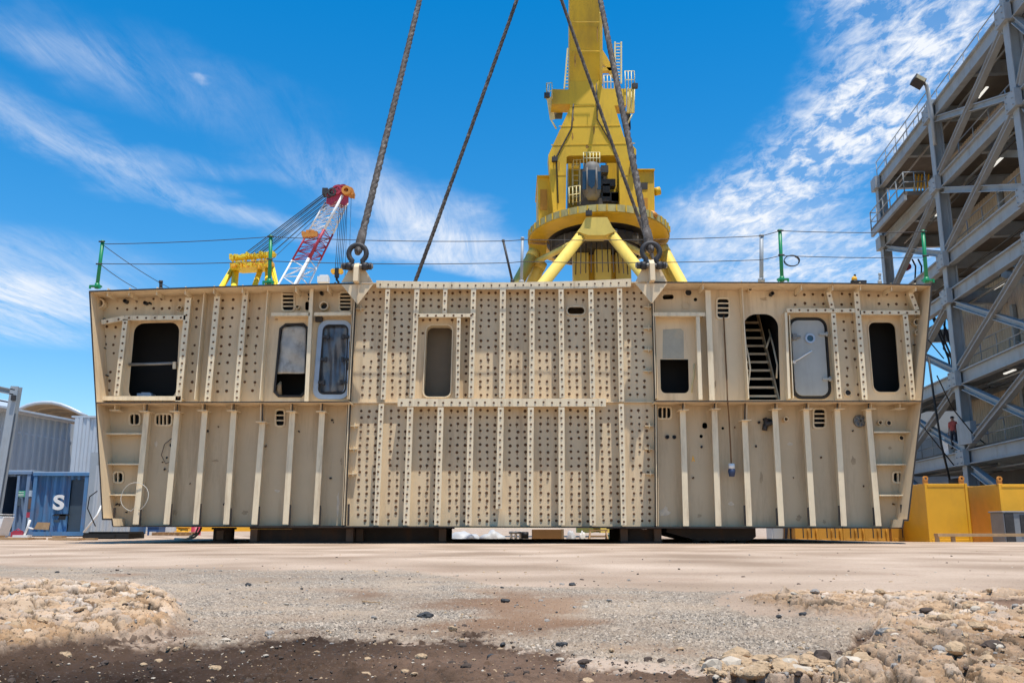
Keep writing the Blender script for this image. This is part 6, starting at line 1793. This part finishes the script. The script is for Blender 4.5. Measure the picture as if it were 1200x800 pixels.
# scattered pale and dark grit
def scaled(v_, inv):
    m1 = N.new('ShaderNodeMath'); m1.operation = 'MULTIPLY_ADD'; L.new(inv, m1.inputs[0]); m1.inputs[1].default_value = -.75; m1.inputs[2].default_value = 1
    m2 = N.new('ShaderNodeMath'); m2.operation = 'MULTIPLY'; L.new(v_, m2.inputs[0]); L.new(m1.outputs[0], m2.inputs[1]); return m2.outputs[0]
gr = hue(vor(240))
c = mix(scaled(ramp(gr, [(.955, (0, 0, 0)), (.975, (.55, .55, .55))]), sz.outputs[0]), c, ramp(hue(vor(120)), [(0, (.36, .29, .22)), (.5, (.50, .42, .32)), (1, (.27, .23, .2))]))
c = mix(ramp(gr, [(.03, (.6, .6, .6)), (.06, (0, 0, 0))]), c, ramp(gr, [(0, (.05, .045, .04)), (1, (.05, .045, .04))]))
L.new(c, b.inputs['Base Color'])
bp = N.new('ShaderNodeBump'); bp.inputs['Strength'].default_value = .7; bp.inputs['Distance'].default_value = .006
L.new(noise(140, 6, .75), bp.inputs['Height']); L.new(bp.outputs['Normal'], b.inputs['Normal'])
me.materials.append(gm)


from mathutils.bvhtree import BVHTree
def ground_z(x, y):
    yy = y; 
    r_ = math.hypot(x, y)
    i = int(np.searchsorted(rows, y if abs(math.atan2(x, y)) < .72 else r_)); i = max(1, min(nR - 2, i))
    a_ = math.atan2(x, y); j = int(np.searchsorted(ang, a_)); j = max(0, min(nA - 1, j))
    return float(z[i, j])


# ---- gravel and pebbles nobody could count
def icov(sub):
    bm = bmesh.new(); bmesh.ops.create_icosphere(bm, subdivisions=sub, radius=1)
    vs = np.array([v.co[:] for v in bm.verts]); fs = [tuple(v.index for v in f_.verts) for f_ in bm.faces]; bm.free(); return vs, fs
I1 = icov(1); I2 = icov(2); I4 = icov(4)
rg = np.random.default_rng(5)


def pebble(sub, r, rn):
    vs, fs = (I1, I2)[sub - 1]
    k = 1 + rn.uniform(-.26, .26, (len(vs), 1)) if sub == 1 else 1 + .22 * np.sin(vs @ rn.uniform(-3, 3, (3, 1)) + rn.uniform(0, 6)) + rn.uniform(-.08, .08, (len(vs), 1))
    s_ = np.array([rn.uniform(.8, 1.35), rn.uniform(.7, 1.2), rn.uniform(.45, .8)])
    a = rn.uniform(0, 6.28); ca, sa = math.cos(a), math.sin(a)
    p_ = vs * k * s_ * r
    return p_ @ np.array([[ca, -sa, 0], [sa, ca, 0], [0, 0, 1]]).T, fs


def scatter(n, fn, name, mats, label_kind='gravel'):
    VS = []; FS = []; MI = []; o = 0
    k = 0; tries = 0
    while k < n and tries < n * 12:
        tries += 1
        q = fn()
        if q is None: continue
        x, y, r_, mi = q
        p_, fs = pebble(2 if r_ > .009 else 1, r_, rg)
        p_ = p_ + np.array([x, y, ground_z(x, y) + r_ * .18])
        VS.append(p_); FS += [tuple(i + o for i in f_) for f_ in fs]; MI += [mi] * len(fs); o += len(p_); k += 1
    me_ = bpy.data.meshes.new(name); me_.from_pydata(np.concatenate(VS).tolist(), [], FS)
    for m in mats: me_.materials.append(m)
    me_.polygons.foreach_set('material_index', MI); me_.update()
    ob = bpy.data.objects.new(name, me_); COL.objects.link(ob); return tag(ob, kind='stuff')


def zat(px, py, arr=None): pass


def inpoly(p, polys): return any(inside(p, q) for q in polys)


def f_soil():
    px, py = rg.uniform(-150, 1350), 738 + 100 * rg.random() ** 1.3
    if not inpoly((px, py), [Z_SOIL, Z_SOIL3]) and rg.random() < .85: return None
    p = gat(px, py); r_ = .0022 * (1 + rg.pareto(2.6)); 
    return p.x, p.y, min(r_, .012), int(rg.choice([0, 0, 1, 4, 4, 4, 4, 4, 4, 4]))
def f_asph():
    px, py = rg.uniform(-150, 1350), 662 + 140 * rg.random()
    if not inpoly((px, py), [Z_ASPH]): return None
    p = gat(px, py); r_ = .0026 * (1 + rg.pareto(3.2))
    return p.x, p.y, min(r_, .010) * (1 + .12 * (p.y - 3)), int(rg.choice([0, 0, 0, 1, 2, 2, 2, 4, 3]))
def f_rock():
    px, py = rg.uniform(-150, 1400), 684 + 140 * rg.random()
    if not inpoly((px, py), [Z_LUMP, Z_LUMP2, Z_RUB, Z_BAND]): return None
    p = gat(px, py); r_ = .004 * (1 + rg.pareto(2.2))
    return p.x, p.y, min(r_, .022), int(rg.choice([0, 0, 0, 0, 0, 0, 1, 2, 4]))
def f_band():
    px, py = rg.uniform(800, 1060), 772 + 40 * rg.random()
    if not inpoly((px, py), [Z_BAND, Z_SOIL3]): return None
    p = gat(px, py); r_ = .006 * (1 + rg.pareto(1.8))
    return p.x, p.y, min(r_, .026), int(rg.choice([0, 0, 0, 0, 0, 1, 4]))
def f_far():
    px, py = rg.uniform(-200, 1400), 640 + 45 * rg.random()
    p = gat(px, py)
    return p.x, p.y, rg.uniform(.004, .012), int(rg.choice([0, 0, 1, 2, 4]))
PM = [M['rocktan'], mat('pale_pebble', (.50, .42, .32), .85, var=.25, vscale=20), M['rockgrey'], M['rockdark'], mat('brown_clod', (.075, .052, .038), .95, var=.4, vscale=30)]
scatter(2400, f_soil, 'soil_pebbles', PM); scatter(1700, f_asph, 'asphalt_grit', PM); scatter(1700, f_rock, 'crumbled_stone', PM); scatter(420, f_band, 'edge_rubble', PM); scatter(260, f_far, 'yard_gravel', PM)


def stone(px, py, wpx, m, name, label, group=None, flat=.65, dz=0):
    p = gat(px, py, -.02 if py > 740 else 0)
    t__ = p.y / CP; r_ = wpx / F * t__ / 2
    rn = np.random.default_rng(int(px * 7 + py)); vs, fs = I4
    n_ = rn.normal(size=(14, 3)); n_ /= np.linalg.norm(n_, axis=1)[:, None]; dd = rn.uniform(.62, .95, 14)
    v2_ = vs.copy()
    for q, d_ in zip(n_, dd):                 # cut facets
        h = v2_ @ q; v2_ = v2_ - np.where(h > d_, (h - d_) * .9, 0)[:, None] * q
    v2_ = v2_ * np.array([1.08, rn.uniform(.7, 1), flat]) * r_ * (1 + .16 * (fbm(vs[:, 0] * 2.2 + px, vs[:, 1] * 2.2 + vs[:, 2] * 1.7, 4, int(px)) - .5)[:, None] * 2)
    me_ = bpy.data.meshes.new(name); me_.from_pydata(v2_.tolist(), [], fs); me_.materials.append(M[m] if isinstance(m, str) else m); me_.update()
    o_ = bpy.data.objects.new(name, me_); COL.objects.link(o_)
    o_.location = (p.x, p.y, ground_z(p.x, p.y) + r_ * flat * .42 + dz)
    return tag(o_, label, 'stone', group)


for a in ((498, 726, 17, 'rockdark', 'stone', 'largest dark stone on the gravel, left of the middle foreground'), (658, 771, 14, 'rockdark', 'stone', 'dark rounded stone at the edge of the damp soil, right of the middle'),
          (592, 708, 11, 'rockdark', 'stone', 'dark chip of stone on the grey gravel near the middle'), (634, 706.5, 7, 'rockgrey', 'stone', 'small pale grey stone right of a dark chip on the gravel'),
          (671, 686.5, 8, 'rockdark', 'stone', 'small dark stone on the far side of the gravel, right of the middle'), (291, 687, 8, 'rockdark', 'stone', 'small dark stone on the gravel left of the middle, far side'),
          (160, 711, 14, 'rockgrey', 'stone', 'grey cobble lying on the tan rocky mound at the left'), (73, 780, 16, 'rocktan', 'stone', 'orange-tan stone on the damp soil at the lower left'),
          (110, 778, 7, 'rockgrey', 'stone', 'small pale stone right of the orange-tan stone on the soil'), (251, 790, 13, 'rocktan', 'stone', 'rounded tan stone at the bottom edge, left of the middle'),
          (530, 750, 11, 'rocktan', 'stone', 'pale tan stone on the soil just below the largest dark stone'), (493, 778.5, 14, 'rocktan', 'stone', 'flat tan stone low on the soil near the middle'),
          (474, 797, 10, 'rocktan', 'stone', 'tan stone cut by the bottom edge near the middle'), (315, 754, 10, 'rockgrey', 'stone', 'pale stone on the border of gravel and damp soil, left of the middle'),
          (540, 760, 9, 'rocktan', 'stone', 'ochre stone on the soil right of the pale tan stone'), (430, 781, 9, 'rocktan', 'stone', 'small tan stone on the soil left of the flat tan stone'),
          (68, 727, 12, 'rockgrey', 'stone', 'blue-grey cobble half sunk in the rocky mound at the far left'), (48, 760, 16, 'rocktan', 'stone', 'brown stone at the foot of the left rocky mound'),
          (941, 723, 9, 'rockdark', 'stone', 'black chip in front of the right rocky mound'), (913, 727, 6, 'rockdark', 'stone', 'smaller black chip left of another black chip on the gravel'), (1096, 756, 17, 'rocktan', 'stone', 'angular brown stone set in the right rocky mound')):
    stone(*a)
for x, y, w, m in ((868, 788, 34, 'rocktan'), (905, 786, 18, 'rocktan'), (935, 789, 22, 'rocktan'), (890, 797, 26, 'rocktan'), (962, 793, 14, 'rocktan'), (950, 781, 12, 'rocktan'), (845, 797, 22, 'rocktan'), (918, 797, 16, 'rocktan'), (975, 798, 18, 'rocktan'), (985, 785, 10, 'rocktan'), (1020, 788, 20, 'rocktan'), (1045, 778, 24, 'rocktan'), (1085, 790, 26, 'rocktan'), (1130, 792, 18, 'rocktan'), (1010, 770, 14, 'rocktan'), (1150, 770, 20, 'rocktan')):
    stone(x, y, w, m, 'sandstone_chunk', 'chunk of broken stone lying along the crumbled pavement edge at the lower right', 'stone chunks along the crumbled pavement edge', .6)
# twigs
for a, b, lab in (((962, 777), (1012, 797), 'long thin grey twig across the broken pavement edge at the lower right'), ((424, 707), (448, 708.5), 'short reddish twig lying on the gravel left of the middle')):
    mb = MB(); pa, pb = gat(*a), gat(*b); pts = []
    for k in range(9):
        p = pa.lerp(pb, k / 8); pts.append((p.x + rnd.uniform(-.004, .004), p.y + rnd.uniform(-.004, .004), max(ground_z(p.x, p.y), 0 if k % 3 else -.01) + .008))
    mb.tube(pts, [.004 - .0003 * k for k in range(9)], 6)
    alone(mb, 'twig', M['wood'], lab, 'twig')

# ================================================================== sky and sun
LD = V((-.165, .31, -1.42)).normalized()
sun = bpy.data.lights.new('sun', 'SUN'); sun.energy = 5.0; sun.angle = R(.53); sun.color = (1, .94, .85)
so = bpy.data.objects.new('sun', sun); COL.objects.link(so); so.rotation_mode = 'QUATERNION'; so.rotation_quaternion = LD.to_track_quat('-Z', 'Y'); so.location = (0, 0, 60)
w = bpy.data.worlds.new('World'); scene.world = w; w.use_nodes = True
N, L = w.node_tree.nodes, w.node_tree.links
bg = N['Background']; bg.inputs['Strength'].default_value = .10
sky = N.new('ShaderNodeTexSky'); sky.sky_type = 'NISHITA'; sky.sun_disc = False
sky.sun_elevation = math.asin(-LD.z); sky.sun_rotation = math.atan2(-LD.x, -LD.y)
sky.air_density = 1.0; sky.dust_density = .1; sky.ozone_density = 3.2
hs = N.new('ShaderNodeHueSaturation'); hs.inputs['Saturation'].default_value = 1.62; hs.inputs['Hue'].default_value = .499; hs.inputs['Value'].default_value = 2.22
gmm = N.new('ShaderNodeGamma'); gmm.inputs[1].default_value = .80; L.new(sky.outputs[0], gmm.inputs[0]); L.new(gmm.outputs[0], hs.inputs['Color'])
tc = N.new('ShaderNodeTexCoord'); sx = N.new('ShaderNodeSeparateXYZ'); L.new(tc.outputs['Generated'], sx.inputs[0])


def mth(op, a, b_=None, c_=None, clamp=False):
    m_ = N.new('ShaderNodeMath'); m_.operation = op; m_.use_clamp = clamp
    for i, v in enumerate((a, b_, c_)):
        if v is None: continue
        if isinstance(v, (int, float)): m_.inputs[i].default_value = v
        else: L.new(v, m_.inputs[i])
    return m_.outputs[0]


zc = mth('MAXIMUM', sx.outputs[2], .04)
cx_ = mth('DIVIDE', sx.outputs[0], zc); cy_ = mth('DIVIDE', sx.outputs[1], zc)
cmb = N.new('ShaderNodeCombineXYZ'); L.new(cx_, cmb.inputs[0]); L.new(cy_, cmb.inputs[1])
PV = cmb.outputs[0]


def wn(scale, detail, rough, rot=0, sc=(1, 1, 1), dist=0, off=(0, 0, 0)):
    mp = N.new('ShaderNodeMapping'); mp.inputs['Rotation'].default_value = (0, 0, rot); mp.inputs['Scale'].default_value = sc; mp.inputs['Location'].default_value = off; mp.vector_type = 'TEXTURE' if False else 'POINT'
    L.new(PV, mp.inputs['Vector'])
    n_ = N.new('ShaderNodeTexNoise'); n_.inputs['Scale'].default_value = scale; n_.inputs['Detail'].default_value = detail; n_.inputs['Roughness'].default_value = rough; n_.inputs['Distortion'].default_value = dist
    L.new(mp.outputs[0], n_.inputs['Vector']); return n_.outputs['Fac']


def pd(px, py):
    xn = (px - 600) / F; yn = (400 - py) / F
    d = V((xn, CP - yn * SP, SP + yn * CP)); return V((d.x / d.z, d.y / d.z))


def blobm(a, b_, wd, amp=1.0, hard=1.0):
    """soft capsule-like patch of cloud layer between two sky directions"""
    pa, pb = pd(*a), pd(*b_); c_ = (pa + pb) / 2; dv = pb - pa; Lh = max(dv.length / 2 * 1.15, wd); an = math.atan2(dv.y, dv.x)
    mp = N.new('ShaderNodeMapping'); mp.vector_type = 'TEXTURE'; mp.inputs['Location'].default_value = (c_.x, c_.y, 0); mp.inputs['Rotation'].default_value = (0, 0, an); mp.inputs['Scale'].default_value = (Lh, wd, 1)
    L.new(PVW, mp.inputs['Vector'])
    ln = N.new('ShaderNodeVectorMath'); ln.operation = 'LENGTH'; L.new(mp.outputs[0], ln.inputs[0])
    mr = N.new('ShaderNodeMapRange'); mr.interpolation_type = 'SMOOTHSTEP'; mr.inputs['From Min'].default_value = 1.25; mr.inputs['From Max'].default_value = .15; mr.inputs['To Max'].default_value = amp
    L.new(ln.outputs['Value'], mr.inputs['Value']); return mr.outputs[0]


# warp the layer a little so that patches have torn outlines
wx = mth('MULTIPLY', mth('SUBTRACT', wn(1.6, 5, .6), .5), .55); wy = mth('MULTIPLY', mth('SUBTRACT', wn(1.6, 5, .6, 0, (1, 1, 1), 0, (7, 3, 1)), .5), .55)
cw = N.new('ShaderNodeCombineXYZ'); L.new(mth('ADD', cx_, wx), cw.inputs[0]); L.new(mth('ADD', cy_, wy), cw.inputs[1]); PVW = cw.outputs[0]


def total(lst):
    s_ = lst[0]
    for q in lst[1:]: s_ = mth('ADD', s_, q)
    return s_


cir = total([blobm((-60, 90), (250, 250), .17, .62), blobm((190, 235), (620, 335), .13, .55), blobm((340, 165), (560, 310), .26, .75), blobm((470, 250), (590, 320), .30, .6), blobm((-40, 20), (190, 90), .14, .30), blobm((100, 170), (330, 210), .10, .25),
             blobm((40, 40), (330, 140), .22, .22), blobm((-60, 345), (110, 355), .5, .95), blobm((-30, 300), (60, 330), .6, .5), blobm((-40, 385), (60, 380), .6, .6), blobm((100, 335), (330, 400), .25, .25), blobm((240, 90), (252, 92), .03, .5), blobm((780, 300), (960, 235), .35, .7), blobm((800, 330), (1050, 310), .7, .5)])
st1 = wn(2.2, 9, .66, R(52), (1, .22, 1), .9); st2 = wn(9, 9, .74, R(46), (1, .22, 1), .8)
cfac = mth('MULTIPLY', cir, mth('ADD', mth('MULTIPLY', mth('SUBTRACT', st1, .30), 2.1, None, True), mth('MULTIPLY', mth('SUBTRACT', st2, .44), 1.9)), None, True)
mot = total([blobm((850, 285), (1010, 140), .30, .9), blobm((980, 200), (1120, 60), .26, .95), blobm((1040, 120), (1180, -60), .26, .9), blobm((900, 330), (1040, 280), .6, .6), blobm((940, 40), (1030, -30), .12, .45)])
bl = wn(19, 8, .66, R(24), (1, .5, 1), .35); bl2 = wn(3.6, 5, .6)
mfac = mth('MULTIPLY', mot, mth('MULTIPLY', mth('SUBTRACT', mth('ADD', mth('MULTIPLY', bl, .78), mth('MULTIPLY', bl2, .40)), .505), 4.6, None, True), None, True)
soft = mth('MULTIPLY', mot, .13, None, True)
alpha = mth('MINIMUM', mth('ADD', mth('MAXIMUM', mfac, soft), mth('MULTIPLY', cfac, .85)), .96)
mx = N.new('ShaderNodeMix'); mx.data_type = 'RGBA'; L.new(alpha, mx.inputs['Factor']); L.new(hs.outputs[0], mx.inputs['A']); mx.inputs['B'].default_value = (8.6, 8.9, 9.4, 1)
L.new(mx.outputs['Result'], bg.inputs['Color'])

vs_ = scene.view_settings
scene.display_settings.display_device = 'sRGB'
vs_.view_transform = 'Standard'; vs_.look = 'None'; vs_.gamma = 1; vs_.use_curve_mapping = False; vs_.exposure = 0.14
